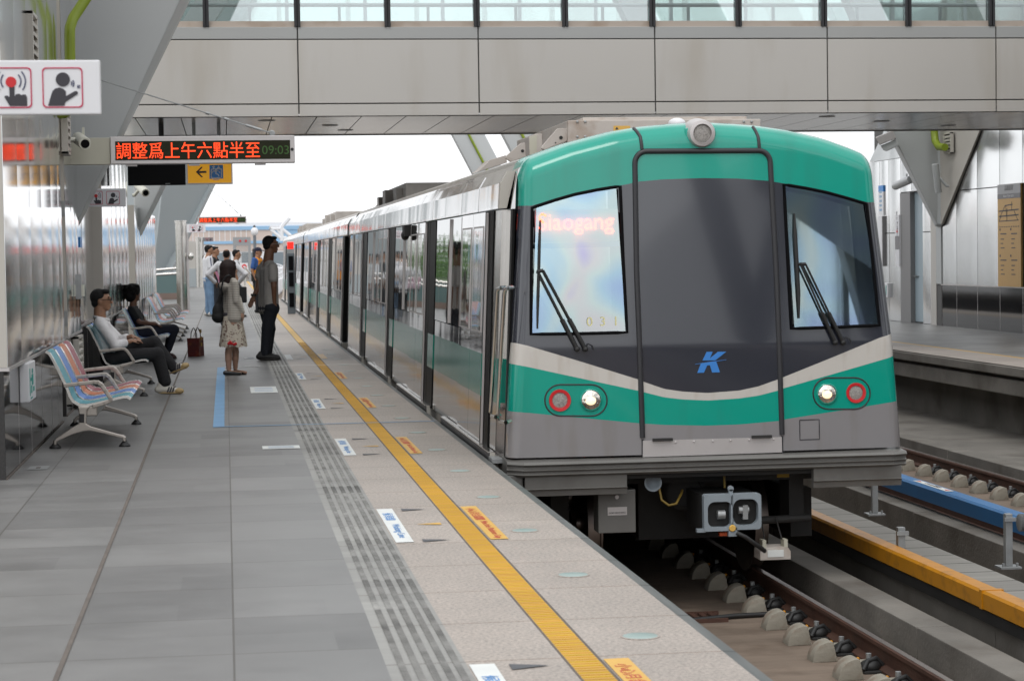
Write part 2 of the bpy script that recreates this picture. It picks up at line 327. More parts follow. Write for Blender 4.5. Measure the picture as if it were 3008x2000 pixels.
M['t_glass'] = mat('dark_side_window', (.50, .52, .52), .03, 1, bump=.0015, bscale=1.3, bstretch=(1, 1.8, .55), bdet=0)
M['t_black'] = mat('black_matt_pillar', (.006, .006, .006), .5, spec=.12)
M['t_bumper'] = mat('grey_bumper_paint', (.15, .145, .135), .42, var=.08, vscale=5, dirt=(.09, .08, .07), dscale=4, damt=.4)
M['t_equip'] = mat('stained_white_equipment', (.55, .50, .455), .6, var=.06, vscale=4, dirt=(.30, .20, .13), dscale=5, damt=.6)
M['t_equip_d'] = mat('dull_grey_equipment', (.50, .46, .42), .6, var=.15, vscale=4)
M['t_frame'] = mat('black_window_gasket', (.004, .004, .005), .6, spec=.08)
M['screen_glass'] = glass_mat('coated_windscreen', (.60, .66, .64), refl=.50, film=1)
M['bridge_glass'] = glass_mat('greenish_pane', (.84, .90, .885), refl=.20)
M['cab_dark'] = mat('cab_interior', (.09, .11, .10), .6, var=.2, vscale=3)
M['cab_panel'] = mat('cab_panel_pale', (.50, .50, .56), .5)
M['lamp_glass'] = mat('lit_headlamp', (.9, .8, .6), .1, emit=(1, .70, .38), estr=1.25, bump=.01, bscale=35)
M['reflector'] = mat('chrome_reflector', (.8, .75, .68), .12, 1, bump=.01, bscale=25)
M['lens_grey'] = mat('dimpled_grey_lens', (.33, .31, .29), .35, var=.45, vscale=90, bump=.004, bscale=120)
M['k_blue'] = mat('blue_emblem', (.05, .24, .66), .3)
M['paleyellow'] = mat('pale_yellow_digits', (.80, .76, .40), .4)
M['t_led'] = mat('train_led', (.9, .2, .08), .5, emit=(1, .10, .03), estr=6)
M['couplerpaint'] = mat('blue_grey_coupler_paint', (.27, .31, .34), .45, var=.06, vscale=6)
M['wood_orange'] = mat('orange_label', (.75, .45, .1), .5)
M['mapyellow'] = mat('map_ochre', (.60, .36, .115), .45, var=.03, vscale=3)
M['doorblue'] = mat('pale_blue_door', (.38, .47, .52), .35, var=.02, vscale=3)
M['signgrey'] = mat('sign_mid_grey', (.22, .215, .22), .5)
# ------------------------------------------------------------------ ground, platforms, track bed
def sheet(mb, x0, x1, y0, y1, z, mi=0): return mb.poly([(x0, y0, z), (x1, y0, z), (x1, y1, z), (x0, y1, z)], mi)
def struct(name, mb, m, **k):
    o = mb.build(name, m, **k); o['kind'] = 'structure'; return o
M['ground'] = mat('pale_ground', (.30, .30, .28), .9, var=.2, vscale=.05)
g = MB(); sheet(g, -700, 700, -300, 1500, -1.6); struct('ground', g, M['ground'])
g = MB(); sheet(g, -9, .605, -25, 147, 0); struct('platform_floor', g, M['floor'])
g = MB(); sheet(g, -.707, -.686, -25, 147, .004); struct('expansion_joint', g, M['grout'])
g = MB(); sheet(g, .605, .925, -25, 147, 0); struct('tactile_strip', g, M['tactile'])
g = MB()
y = 6.5
while y < 75:
    p = .032 if y < 30 else .10
    for c in (.665, .722, .779, .836, .888):
        g.box(c - .014, c + .014, y, y + (p * .55 if y < 30 else .07), 0.0005, .006)
    y += p
struct('tactile_bumps', g, M['tacbar'])
g = MB(); sheet(g, .925, 1.322, -25, 147, 0); sheet(g, 1.473, 1.99, -25, 147, 0); struct('granite_paving', g, M['granite'])
g = MB(); sheet(g, 1.322, 1.334, -25, 147, 0); sheet(g, 1.46, 1.473, -25, 147, 0); struct('grout_line', g, M['grout'])
g = MB(); sheet(g, 1.334, 1.46, -25, 147, 0)
struct('yellow_safety_line', g, M['yellow'])
g = MB()
for k in range(int(130 / .045)):
    y = 6.5 + k * .045
    if y > 40: break
    g.box(1.337, 1.457, y, y + .018, 0.0004, .003)
struct('safety_line_ribs', g, M['yellow'])
g = MB(); g.poly([(1.99, -25, 0), (2.045, -25, -.004), (2.045, 147, -.004), (1.99, 147, 0)]); g.poly([(2.045, -25, -.004), (2.045, 147, -.004), (2.045, 147, -.09), (2.045, -25, -.09)])
struct('platform_edge', g, M['edge'])
g = MB(); g.box(-9, 2.03, -25, 146.9, -.42, -.02); g.box(-9, 1.8, -25, 146.9, -1.5, -.42); struct('platform_slab', g, M['concrete'])

# far platform, opposite
g = MB(); sheet(g, 11.48, 25, -60, 110, 0); struct('opposite_platform_floor', g, M['floor'])
g = MB(); sheet(g, 10.56, 11.40, -60, 110, 0); struct('opposite_granite_edge', g, M['granite'])
g = MB(); sheet(g, 11.40, 11.48, -60, 110, 0); struct('opposite_safety_line', g, M['yellow'])
g = MB(); g.box(10.50, 25, -60, 110, -.13, -.012); g.box(10.62, 25, -60, 110, -.19, -.13); g.box(10.56, 25, -60, 110, -.40, -.19); g.box(11.05, 25, -60, 110, -1.5, -.40)
struct('opposite_platform_slab', g, M['concrete'], bev=.012)

# track bed
g = MB(); sheet(g, 1.7, 4.7, -40, 420, -1.25); struct('track_bed', g, M['concrete_bed'])
g = MB(); sheet(g, 7.0, 9.22, -40, 420, -1.25); sheet(g, 4.7, 7.0, -40, 420, -1.42); struct('second_track_bed', g, M['concrete_bed'])
def ridge(name, x0, x1, z0, z1, m=M['concrete']):
    g = MB()
    y = 2.0
    while y < 150:
        g.box(x0 + random.uniform(-.003, .003), x1 + random.uniform(-.004, .004), y, y + 5.98, z0, z1 + random.uniform(-.003, .003)); y += 6.0
    return struct(name, g, m, bev=.008)
ridge('track_plinth', 4.72, 4.97, -1.45, -1.0)
ridge('walkway_kerb', 5.29, 5.345, -1.45, -1.0)
g = MB(); sheet(g, 5.345, 6.17, -30, 150, -1.012); g.box(5.35, 6.165, -30, 150, -1.45, -1.05); struct('cable_walkway', g, M['slab'])
ridge('walkway_wall', 6.72, 6.97, -1.45, -.99)
ridge('second_plinth', 9.20, 9.48, -1.3, -.99)
g = MB(); g.box(9.48, 11.1, -40, 150, -1.4, -1.02); struct('drainage_ledge', g, M['concrete'])

# ------------------------------------------------------------------ rails, fasteners, upstands, power rails
def rail_prof(cx, z):
    h = .172
    return [(cx - .07, z - h), (cx + .07, z - h), (cx + .07, z - h + .012), (cx + .012, z - h + .035), (cx + .010, z - .045), (cx + .036, z - .032), (cx + .036, z - .006), (cx + .028, z),
            (cx - .028, z), (cx - .036, z - .006), (cx - .036, z - .032), (cx - .010, z - .045), (cx - .012, z - h + .035), (cx - .07, z - h + .012)]
def rail(x, label):
    t = thing('running_rail', label, 'rail', (x, 10, -1.24), 'running rails')
    MB().prism(rail_prof(x, -1.068), 'y', -30, 300).build('rail_web', M['rust'], t)
    MB().box(x - .022, x + .022, -30, 300, -1.0679, -1.065).build('rail_head', M['railtop'], t)
rail(4.43, 'rusty rail beside the near plinth, between the concrete blocks and the amber cover')
rail(2.99, 'rusty rail hidden under the platform edge beneath the green train')
rail(9.02, 'rusty rail on the far track beside the opposite platform ledge')
rail(7.58, 'rusty rail on the far track behind the blue cover')
def dome(x, y, label, group, flip=1):
    pr = [(0, 0)]
    for a in range(0, 91, 10): pr.append((.130 - .130 * math.cos(R(a)), .142 * math.sin(R(a))))
    pr += [(.150, .136), (.178, 0)]
    o = MB().prism([(x + flip * px, -1.25 + pz) for px, pz in pr], 'y', y, y + .16).build('concrete_upstand', M['concrete_pale'], bev=.006, smooth=40)
    me = o.data; me.transform(Matrix.Translation((-x, -y, 1.25))); o.location = (x, y, -1.25)
    return tag(o, label, 'block', group)
d0 = None
for k in range(32):
    y = 9.03 + .6375 * k
    if d0 is None: d0 = dome(4.01, y, 'rounded pale concrete block in the row along the near rusty rail', 'concrete blocks by the near rail')
    else:
        c = d0.copy(); COL.objects.link(c); c.location = (4.01 + random.uniform(-.004, .004), y, -1.25)
d0 = None
for k in range(17):
    y = 15.6 + .65 * k
    if d0 is None: d0 = dome(8.60, y, 'rounded pale concrete block in the row along the far rail behind the blue cover', 'concrete blocks by the far rail')
    else:
        c = d0.copy(); COL.objects.link(c); c.location = (8.60, y, -1.25)
def fastener(x, y, label, group):
    t = thing('rail_fastener', label, 'rail fastener', (x, y, -1.25), group)
    MB().box(x - .19, x + .2, y, y + .2, -1.25, -1.232).build('base_plate', M['dark'], t, bev=.004)
    b = MB()
    b.ell((x - .12, y + .1, -1.215), (.075, .07, .05)); b.tube([(x - .19, y + .03, -1.225), (x - .15, y + .06, -1.17), (x - .08, y + .1, -1.16), (x - .03, y + .1, -1.21)], .018, 8)
    b.build('clip', M['blackrub'], t, smooth=60)
    MB().cyl((x - .13, y + .1, -1.2), (x - .13, y + .1, -1.125), .02, n=8).build('bolt', M['galv'], t, smooth=40)
    MB().ell((x - .2, y + .12, -1.165), (.014, .014, .014)).build('amber_marker', M['amber'], t)
    MB().box(x - .25, x - .05, y + .21, y + .33, -1.25, -1.21).build('concrete_pad', M['concrete_pale'], t, bev=.006)
    return t
f0 = fastener(4.43, 9.2, 'black rail clip with bolt and amber marker in the row along the near rusty rail', 'fasteners on the near rail')
for k in range(1, 16): dup(f0, (4.43, 9.2 + .6375 * k, -1.25))
f1 = fastener(9.02, 15.75, 'black rail clip with bolt in the row along the far rusty rail', 'fasteners on the far rail')
for k in range(1, 16): dup(f1, (9.02, 15.75 + .65 * k, -1.25))
def pad(x, y):
    return MB().box(x, x + .16, y, y + .16, -1.25, -1.205)
p0_ = pad(4.52, 9.1).build('concrete_pad', M['concrete_pale'], bev=.006); p0_.data.transform(Matrix.Translation((-4.52, -9.1, 1.25))); p0_.location = (4.52, 9.1, -1.25)
tag(p0_, 'flat pale concrete pad between the near rusty rail and the plinth', 'concrete pad', 'pads right of the near rail')
for k in range(1, 14):
    c = p0_.copy(); COL.objects.link(c); c.location = (4.52, 9.1 + .6375 * k, -1.25)

# amber power-rail cover on galvanised posts
t = thing('power_rail', 'long amber power rail cover on galvanised posts beside the train', 'power rail', (5.24, 12, -1))
b = MB(); y = -6.0
while y < 120:
    b.hexa([(5.165, y, -.875), (5.16, y, -.765), (5.178, y, -.748), (5.292, y, -.748), (5.31, y, -.765), (5.305, y, -.875)],
           [(5.165, y + 4.97, -.875), (5.16, y + 4.97, -.765), (5.178, y + 4.97, -.748), (5.292, y + 4.97, -.748), (5.31, y + 4.97, -.765), (5.305, y + 4.97, -.875)]); y += 4.98
    b.box(5.155, 5.315, y - .03, y + .02, -.877, -.744)
b.build('amber_cover', M['amber'], t, smooth=35)
b = MB(); b.box(5.2, 5.27, -6, 120, -.98, -.9); b.build('conductor_rail', M['dark'], t)
def bracket_post(x, y, par, zt=-.62, zb=-.998):
    p = MB().box(x - .03, x + .03, y - .03, y + .03, zb + .02, zt).build('bracket_post', M['galv'], par, bev=.004)
    MB().box(x - .09, x + .09, y - .08, y + .08, zb, zb + .02).build('base_plate', M['galv'], p, bev=.003)
    for sx_ in (-.06, .06): MB().cyl((x + sx_, y - .05, zb + .02), (x + sx_, y - .05, zb + .05), .012, n=6).build('bolt', M['galv'], p)
    MB().box(x - .05, x + .05, y - .06, y - .03, zt - .06, zt - .03).build('clamp', M['galv'], p)
for y in (9.3, 12.8, 16.3, 19.8, 23.3): bracket_post(5.37, y, t)
t = thing('power_rail', 'long blue power rail cover on posts along the far track', 'power rail', (6.95, 18, -1))
b = MB(); y = 2.0
while y < 120:
    b.hexa([(6.885, y, -.90), (6.88, y, -.77), (6.90, y, -.75), (7.03, y, -.75), (7.05, y, -.77), (7.045, y, -.90)],
           [(6.885, y + 4.97, -.90), (6.88, y + 4.97, -.77), (6.90, y + 4.97, -.75), (7.03, y + 4.97, -.75), (7.05, y + 4.97, -.77), (7.045, y + 4.97, -.90)]); y += 4.98
    b.box(6.875, 7.055, y - .03, y + .02, -.902, -.746)
b.build('blue_cover', M['blueplastic'], t, smooth=35)
for y in (9.9, 13.4, 16.75, 20.4, 23.9): bracket_post(6.45, y, t, -.60, -1.06)
lb = MB(); lb.poly([(6.92, 19.6, -.7455), (7.0, 19.6, -.7455), (7.0, 20.6, -.7455), (6.92, 20.6, -.7455)]); sg = lb.build('warning_label', M['white_matt'], t)
b = MB(); b.poly([(6.935, 19.65, -.744), (6.985, 19.65, -.744), (6.96, 19.76, -.744)]); b.poly([(6.935, 20.55, -.744), (6.985, 20.55, -.744), (6.96, 20.44, -.744)]); b.build('warning_triangle', M['red'], sg)
lettering('lettering', 'DANGER  高壓危險', M['ink'], sg, (6.96, 20.1, -.743), (0, -1, 0), (1, 0, 0), .05, .0006)
b = MB(); a = onZ(2290, 1655, -1.0)
for k in range(6): b.lathe([(.07, k * .012 - .003), (.075, k * .012), (.07, k * .012 + .003)], (6.55, 16.75, -.68 + .0), 'x', 14)
tag(b.build('cable_loop', M['galv'], smooth=40), 'coiled grey cable hung on the post before the blue cover', 'cable')
# cables lying across the bed
b = MB(); b.tube([(2.2, 12.6, -1.23), (2.9, 12.7, -1.23), (3.5, 12.95, -1.225), (4.0, 13.02, -1.225), (4.4, 13.1, -1.23)], .018, 8)
for x, y in ((3.2, 12.82), (3.55, 12.96)): b.box(x - .02, x + .02, y - .03, y + .03, -1.25, -1.19)
tag(b.build('track_cable', M['blackrub'], smooth=60), 'black cable with clamps crossing the bed in front of the blocks', 'cable')
b = MB(); b.tube([(2.4, 15.7, -1.23), (3.2, 15.75, -1.23), (3.9, 15.95, -1.225), (4.4, 16.0, -1.23)], .02, 8)
tag(b.build('track_cable', M['blackrub'], smooth=60), 'black cable crossing the bed in shadow under the train nose', 'cable')
g = MB()
for k in range(14): g.box(2.75 + k * .075, 2.79 + k * .075, 15.85, 16.15, -1.248, -1.225)
g.box(2.72, 3.82, 15.82, 15.85, -1.249, -1.22); g.box(2.72, 3.82, 16.15, 16.18, -1.249, -1.22)
tag(g.build('drain_grate', M['rust']), 'slotted drain grate in the shaded bed under the train nose', 'drain grate')

# ------------------------------------------------------------------ beyond the end of the platform
t = thing('depot_hall', 'long hall with pale blue bands and beige panels far behind the gate', 'building', (15, 400, -1.6))
yB = 400
def hall(name, z0, z1, m, x0=-30, x1=70, d=0): return MB().box(x0, x1, yB - d, yB + 30, z0, z1).build(name, m, t)
M['hallblue'] = mat('hall_blue', (.30, .50, .72), .6); M['hallbeige'] = mat('hall_beige', (.62, .52, .47), .7, var=.03, vscale=.1); M['hallwhite'] = mat('hall_white', (.80, .80, .82), .6)
zz = lambda py: onY(720, py, yB).z
hall('lower_wall', -1.6, zz(738), M['hallwhite'], d=.0); hall('base_panels', zz(738), zz(716), M['hallbeige'], d=.1); hall('lower_band', zz(716), zz(708), M['hallblue'], d=.3)
hall('panel_wall', zz(708), zz(676), M['hallbeige'], x1=onY(800, 700, yB).x, d=.1); hall('end_wall', zz(708), zz(676), M['hallblue'], x0=onY(800, 700, yB).x, d=.12); hall('upper_band', zz(676), zz(665), M['hallblue'], d=.3)
hall('parapet', zz(665), zz(655), M['hallwhite'], d=0)
b = MB()
for k in range(34): x = -29 + k * 1.0; b.box(x - .06, x + .06, yB - .25, yB - .1, zz(708), zz(676))
b.build('panel_joints', M['hallwhite'], t)
b = MB(); b.box(-10, 14, yB + 4, yB + 20, zz(655), zz(643)); b.box(6, 10, yB + 4, yB + 12, zz(643), zz(636)); b.box(-2, 2, yB + 4, yB + 12, zz(643), zz(639)); b.build('roof_plant', M['hallwhite'], t)
M['hallwin'] = mat('hall_window', (.2, .24, .27), .2)
for k in range(9): MB().box(-12 + k * 5, -9 + k * 5, yB - .04, yB + .3, -.3, zz(742)).build('window', M['hallwin'], t)
# signal gantry
t = thing('gantry', 'white lattice gantry beyond the train roof', 'gantry', (7, 220, -1.6)); yG = 220
def gp(px, py, dy=0): v = onY(px, py, yG + dy); return (v.x, v.y, v.z)
M['gantrywhite'] = mat('gantry_white', (.82, .83, .86), .5)
b = MB()
for dy in (0, 3):
    b.tube([gp(828, 708, dy), gp(827, 668, dy), gp(832, 660, dy), gp(850, 640, dy)], .22, 6)
    b.tube([gp(795, 672, dy), gp(828, 672, dy), gp(850, 690, dy), gp(880, 720, dy)], .18, 6); b.tube([gp(795, 674, dy), gp(826, 700, dy)], .18, 6); b.tube([gp(812, 672, dy), gp(826, 690, dy)], .12, 6); b.tube([gp(826, 699, dy), gp(842, 699, dy)], .18, 6)
b.build('mast', M['gantrywhite'], t)
b = MB()
for k in range(7): b.tube([gp(796 + k * 5, 664, 0), gp(792 + k * 5, 672, 3)], .1, 5)
b.build('lattice', M['gantrywhite'], t)
# guideway walls and railings past the platform
t = thing('guideway_parapet', 'pale curving guideway wall with railing beyond the train', 'parapet wall', (5, 200, -1.3))
b = MB(); pts = [(3.0, 148), (4.6, 175), (5.6, 205), (6.4, 250), (7, 320)]
for (xa, ya), (xb, yb) in zip(pts, pts[1:]): b.hexa([(xa, ya, -1.5), (xa + .3, ya, -1.5), (xa + .3, ya, -.15), (xa, ya, -.15)], [(xb, yb, -1.5), (xb + .3, yb, -1.5), (xb + .3, yb, -.15), (xb, yb, -.15)])
b.build('wall', M['hallwhite'], t)
b = MB()
for (xa, ya), (xb, yb) in zip(pts, pts[1:]):
    for z in (.25, .6): b.tube([(xa, ya, z), (xb, yb, z)], .05, 6)
for k in range(20):
    f = k / 19 * (len(pts) - 1); i = min(int(f), len(pts) - 2); u = f - i; x = pts[i][0] * (1 - u) + pts[i + 1][0] * u; yy = pts[i][1] * (1 - u) + pts[i + 1][1] * u
    b.tube([(x, yy, -.15), (x, yy, .62)], .04, 6)
b.build('railing', M['gantrywhite'], t)
t = thing('guideway_parapet', 'pale guideway wall on the far left behind the end gate', 'parapet wall', (-6, 150, -1.3))
MB().box(-12, .2, 152, 152.4, -1.6, .8).build('wall', M['hallwhite'], t)
# end-of-platform gate
t = thing('end_gate', 'grey framed mesh gate with warning board closing the platform end', 'gate', (1.08, 140, 0))
b = MB(); b.box(.51, .70, 140, 140.3, 0, 2.93); b.box(1.50, 1.68, 140, 140.3, 0, 2.93); b.box(.70, 1.50, 140, 140.3, 2.38, 2.93); b.box(.70, 1.50, 140, 140.3, 0, .1); b.build('gate_frame', mat('gate_grey', (.33, .34, .35), .5, .3), t)
b = MB()
for k in range(17): b.box(.70 + k * .05, .715 + k * .05, 140.1, 140.13, .1, 2.38)
for k in range(18): b.box(.70, 1.5, 140.09, 140.10, .1 + k * .13, .115 + k * .13)
b.build('mesh_infill', M['galv'], t)
s_ = MB().box(.62, 1.46, 139.9, 139.97, .52, 1.22).build('warning_board', M['white'], t)
MB().lathe([(.16, 0), (.16, .02)], (1.22, 139.86, .98), 'y', 20).build('no_entry_disc', M['red'], s_)
MB().box(1.12, 1.32, 139.84, 139.859, .95, 1.01).build('disc_bar', M['white'], s_)
MB().prism([(.72, .84), (.98, .84), (.85, 1.12)], 'y', 139.86, 139.89).build('warning_triangle', mat('warning_orange', (.75, .2, .03), .5), s_)
MB().box(.66, 1.4, 139.86, 139.895, .58, .61).build('caption_line', M['navy'], s_)
b = MB(); b.lathe([(.075, 0), (.075, .04)], (.98, 139.95, 2.68), 'y', 16); b.lathe([(.075, 0), (.075, .04)], (1.36, 139.95, 2.68), 'y', 16); b.build('red_notice', M['red'], t)
t = thing('railing', 'sloping stainless handrail of the stair in front of the end gate', 'railing', (1.5, 120, 0))
b = MB()
b.tube([(1.05, 118, 1.05), (1.72, 122, .25)], .05, 8); b.tube([(1.05, 118, 0), (1.05, 118, 1.05)], .05, 8); b.tube([(1.72, 122, 0), (1.72, 122, .25)], .05, 8); b.build('handrail', M['stainless'], t)
t = thing('lamp_post', 'grey post with a round white globe beyond the end gate', 'lamp post', (2.08, 150, 0))
MB().cyl((2.08, 150, -1.5), (2.08, 150, 3.1), .11).build('post', mat('post_grey', (.16, .18, .2), .5), t)
MB().ell((2.08, 150, 3.4), (.26, .26, .32)).build('globe', M['white'], t, smooth=60); MB().cyl((2.08, 150, 3.68), (2.08, 150, 3.85), .1, .06).build('cap', M['dark'], t)
t = thing('track_signal', 'black track signal showing red beside the lamp post', 'signal', (1.9, 142, 0))
MB().box(1.80, 2.0, 142, 142.2, .55, 2.15).build('signal_case', M['t_rubber'], t); MB().cyl((1.9, 142.1, 0), (1.9, 142.1, .6), .06).build('post', M['dark'], t)
MB().lathe([(.10, 0), (.10, .03)], (1.9, 141.97, 1.38), 'y', 16).build('red_lamp', mat('red_signal_light', (.9, .02, .02), .4, emit=(1, .01, .01), estr=3), t)
# ------------------------------------------------------------------ footbridge over the tracks
XB0, XB1, YF_, YR_ = -2.6, 22.0, 31.0, 35.9
br = thing('footbridge', 'pale panelled footbridge with glazed sides crossing above the train', 'footbridge', (6, 31, 3.69))
jx = [1.115 + 2.669 * k for k in range(-2, 9)]
def fascia(name, z0, z1, m, dy=0.0):
    b = MB(); xs = [XB0] + [x for x in jx if XB0 < x < XB1] + [XB1]
    for a, c in zip(xs, xs[1:]): b.box(a + .010, c - .010, YF_ + dy, YF_ + dy + .05, z0, z1)
    return b.build(name, m, br, bev=.006)
fascia('lower_band', 3.692, 3.863, M['cladding']); fascia('fascia_panel', 3.881, 4.806, M['cladding']); fascia('upper_band', 4.821, 4.995, M['cladding_grey'])
MB().box(XB0, XB1, YF_ + .03, YF_ + .3, 3.70, 4.99).build('backing', M['seam'], br)
M['sill'] = mat('stained_beige_sill', (.47, .40, .34), .5, dirt=(.26, .17, .10), dscale=1.6, damt=.7)
MB().box(XB0, XB1, YF_ + .04, YF_ + .25, 4.995, 5.085).build('window_sill', M['sill'], br)
mx_ = [-.21 + 1.3265 * k for k in range(-1, 17)]; M['bronze'] = mat('dark_bronze_mullion', (.03, .03, .033), .5, .2)
for x in mx_:
    b = MB(); b.box(x - .044, x - .007, YF_ - .02, YF_ + .12, 4.997, 6.9); b.box(x + .007, x + .044, YF_ - .02, YF_ + .12, 4.997, 6.9); b.box(x - .007, x + .007, YF_ + .02, YF_ + .12, 4.997, 6.9)
    b.build('mullion', M['bronze'], br)
for x in mx_[:-1]:
    MB().box(x + .045, x + 1.281, YF_ + .06, YF_ + .075, 5.085, 6.9).build('window_pane', M['bridge_glass'], br)
for x in mx_: MB().box(x - .03, x + .03, YR_ - .1, YR_ - .085, 4.5, 6.9).build('rear_post', M['strut2'], br)
MB().box(XB0, XB1, YR_ - .08, YR_ - .02, 3.9, 5.05).build('rear_parapet', M['strut2'], br)
MB().box(XB0, XB1, YR_ - .05, YR_ - .035, 5.05, 6.9).build('rear_glazing', M['bridge_glass'], br)
zr = onY(1500, 16, 31.4).z
MB().tube([(XB0, 31.4, zr), (XB1, 31.4, zr)], .03, 8).build('handrail', M['galv'], br)
for x in mx_: MB().box(x + .62, x + .66, 31.38, 31.43, 4.0, zr).build('rail_post', M['galv'], br)
MB().box(XB0, XB1, YF_ + .31, YR_ - .01, 3.82, 3.95).build('deck', M['concrete'], br)
b = MB(); x = XB0
while x < XB1: b.box(x + .007, x + .6575, YF_ + .012, YR_, 3.70, 3.725); x += .6645
b.build('soffit_panel', M['soffit'], br)
MB().box(XB0, XB1, YF_ + .012, YR_, 3.727, 3.78).build('soffit_backing', M['seam'], br)
MB().box(XB0, XB1, YR_, YR_ + .06, 3.683, 5.0).build('rear_fascia', M['cladding_grey'], br)
for i, x in enumerate((.66, 1.68, 2.0, 9.4, 10.7, 12.3)):
    MB().lathe([(.02, .004), (.12, .004), (.135, 0), (.12, -.004)], (x, 32.0 + (i % 3) * 1.3, 3.694), 'z', 20).build('downlight', M['galv'], br)
for x0, x1 in ((-1.5, .4), (7.2, 5.8), (11.0, 9.7), (15.0, 13.4)): MB().hexa([(x0, 33.5, 3.95), (x0 + .5, 33.5, 3.95), (x1 + .5, 33.5, 6.9), (x1, 33.5, 6.9)], [(x0, 33.9, 3.95), (x0 + .5, 33.9, 3.95), (x1 + .5, 33.9, 6.9), (x1, 33.9, 6.9)]).build('inner_brace', M['strut'], br)

# ------------------------------------------------------------------ leaning roof struts
def strut(label, pts_lo, pts_hi, m=M['strut']):
    return tag(MB().hexa(pts_lo, pts_hi).build('roof_strut', m, bev=.02), label, 'strut')
yS = 24.3
def LX(z): return onY(229, 644, yS).x + (z - 2.1) * (onY(528, 0, yS).x - onY(229, 644, yS).x) / (onY(528, 0, yS).z - onY(229, 644, yS).z)
strut('huge leaning grey strut behind the lime pipe, cutting across the footbridge', [(-1.70, yS, 2.0), (LX(2.12), yS, 2.1), (-1.66, yS + .8, 2.1), (-1.72, yS + .8, 2.0)],
      [(-1.73, yS, 8.2), (LX(8.2), yS, 8.2), (LX(8.2) + .1, yS + 1.6, 8.2), (-1.75, yS + 1.6, 8.2)])
yS2 = 40.6
strut('grey strut with a security camera under the far side of the footbridge', [(-1.70, yS2, 2.0), (-1.66, yS2, 2.08), (-1.60, yS2 + .8, 2.1), (-1.72, yS2 + .8, 2.0)],
      [(-1.75, yS2, 8.2), (1.45, yS2, 8.2), (1.5, yS2 + 1.4, 8.2), (-1.75, yS2 + 1.4, 8.2)])
strut('broad grey strut standing on the platform behind the first steel pillar', [(-3.45, 98.4, 0), (-3.05, 98, 0), (-2.95, 99.5, 0), (-3.6, 99.5, 0)],
      [(-2.3, 95.5, 8.2), (1.15, 98, 8.2), (1.2, 100, 8.2), (-5.5, 100.5, 8.2)], M['strut2'])
yR = 41.4
strut('grey strut tapering to a point on the right wall, with lime pipe and vent', [(14.46, yR, 2.08), (14.56, yR - .12, 2.08), (14.6, yR + .2, 2.0), (14.52, yR + .3, 2.05)],
      [(14.5 - .51 * 4.5, yR, 6.6), (14.5, yR - .18, 6.6), (14.6, yR + .6, 6.6), (12.4, yR + 1.0, 6.6)])
sp = MB(); sp.hexa([(14.52, yR - .1, 2.08), (14.58, yR - .1, 2.08), (14.52, yR + .02, 2.08)], [(14.46, yR - .16, 6.6), (14.58, yR - 5.6, 6.6), (14.57, yR + .02, 6.6)])
tag(sp.build('roof_strut', M['beige'], bev=.01), 'pale wing of the right wall strut carrying a louvred vent', 'strut')
for yy, lb in ((26, 'grey strut of the right station wall nearer than the pictured one'), (10.6, 'grey strut of the right station wall level with the front bench'), (-4.8, 'grey strut of the right station wall just behind the viewer'), (-20.2, 'grey strut of the right station wall farther behind the viewer'), (85, 'leaning grey strut just left of the train roof units'), (100, 'leaning grey strut with green pipe left of the roof units, farther one')):
    t = thing('roof_strut', lb, 'strut', (14.5, yy, 0))
    MB().hexa([(14.6, yy, 0), (16.2, yy, 0), (16.2, yy + .6, 0), (14.6, yy + .6, 0)], [(14.6 - .51 * 9, yy, 9), (16.2 - .51 * 9, yy, 9), (16.2 - .51 * 9, yy + .6, 9), (14.6 - .51 * 9, yy + .6, 9)]).build('beam', M['strut'], t, bev=.12, smooth=40)
    MB().tube([(14.6 + .8, yy - .04, 0), (14.6 + .8 - .51 * 9, yy - .04, 9)], .06, 8).build('pipe', M['green_pipe'], t)
# lime pipes and vents
b = MB(); b.tube([(-1.70, 22.0, 3.14), (-1.60, 22.0, 3.15), (-1.56, 22, 3.18), (-1.54, 22, 3.26), (-1.535, 22.0, 3.95), (-1.53, 22.0, 4.02), (-1.50, 22.05, 4.12), (-1.44, 22.1, 4.22), (-1.34, 22.15, 4.38), (-1.1, 22.3, 4.75)], .055, 14)
tag(b.build('drain_pipe', M['green_pipe'], smooth=60), 'lime green pipe bending up in front of the huge left strut', 'pipe')
p = [onX(2747, 300, 14.3), onX(2744, 380, 14.3), onX(2747, 415, 14.3), onX(2758, 432, 14.3), onX(2776, 433, 14.3)]
tag(MB().tube([(v.x, v.y, v.z) for v in p], .075, 14).build('drain_pipe', M['green_pipe'], smooth=60), 'lime green pipe curving into the vent on the right strut', 'pipe')
def vent(x, y0, y1, z0, z1, side, label):
    t = thing('louvred_vent', label, 'vent', (x, (y0 + y1) / 2, z0))
    f = MB(); d = .07 * side
    xa, xb = min(x, x + d), max(x, x + d)
    f.box(xa, xb, y0, y0 + .035, z0, z1); f.box(xa, xb, y1 - .035, y1, z0, z1); f.box(xa, xb, y0, y1, z0, z0 + .03); f.box(xa, xb, y0, y1, z1 - .03, z1); f.build('frame', M['beige'], t, bev=.004)
    MB().box(min(x, x + .02 * side), max(x, x + .02 * side), y0 + .03, y1 - .03, z0 + .02, z1 - .02).build('dark_opening', M['blackrub'], t)
    n = max(3, int((z1 - z0) / .085)); s = MB()
    for k in range(n):
        z = z0 + .04 + (z1 - z0 - .08) * k / n
        s.hexa([(x + .025 * side, y0 + .035, z + .05), (x + .025 * side, y1 - .035, z + .05), (x + .028 * side, y1 - .035, z + .06), (x + .028 * side, y0 + .035, z + .06)],
               [(x + .068 * side, y0 + .035, z), (x + .068 * side, y1 - .035, z), (x + .071 * side, y1 - .035, z + .03), (x + .071 * side, y0 + .035, z + .03)])
    s.build('slats', M['beige'], t)
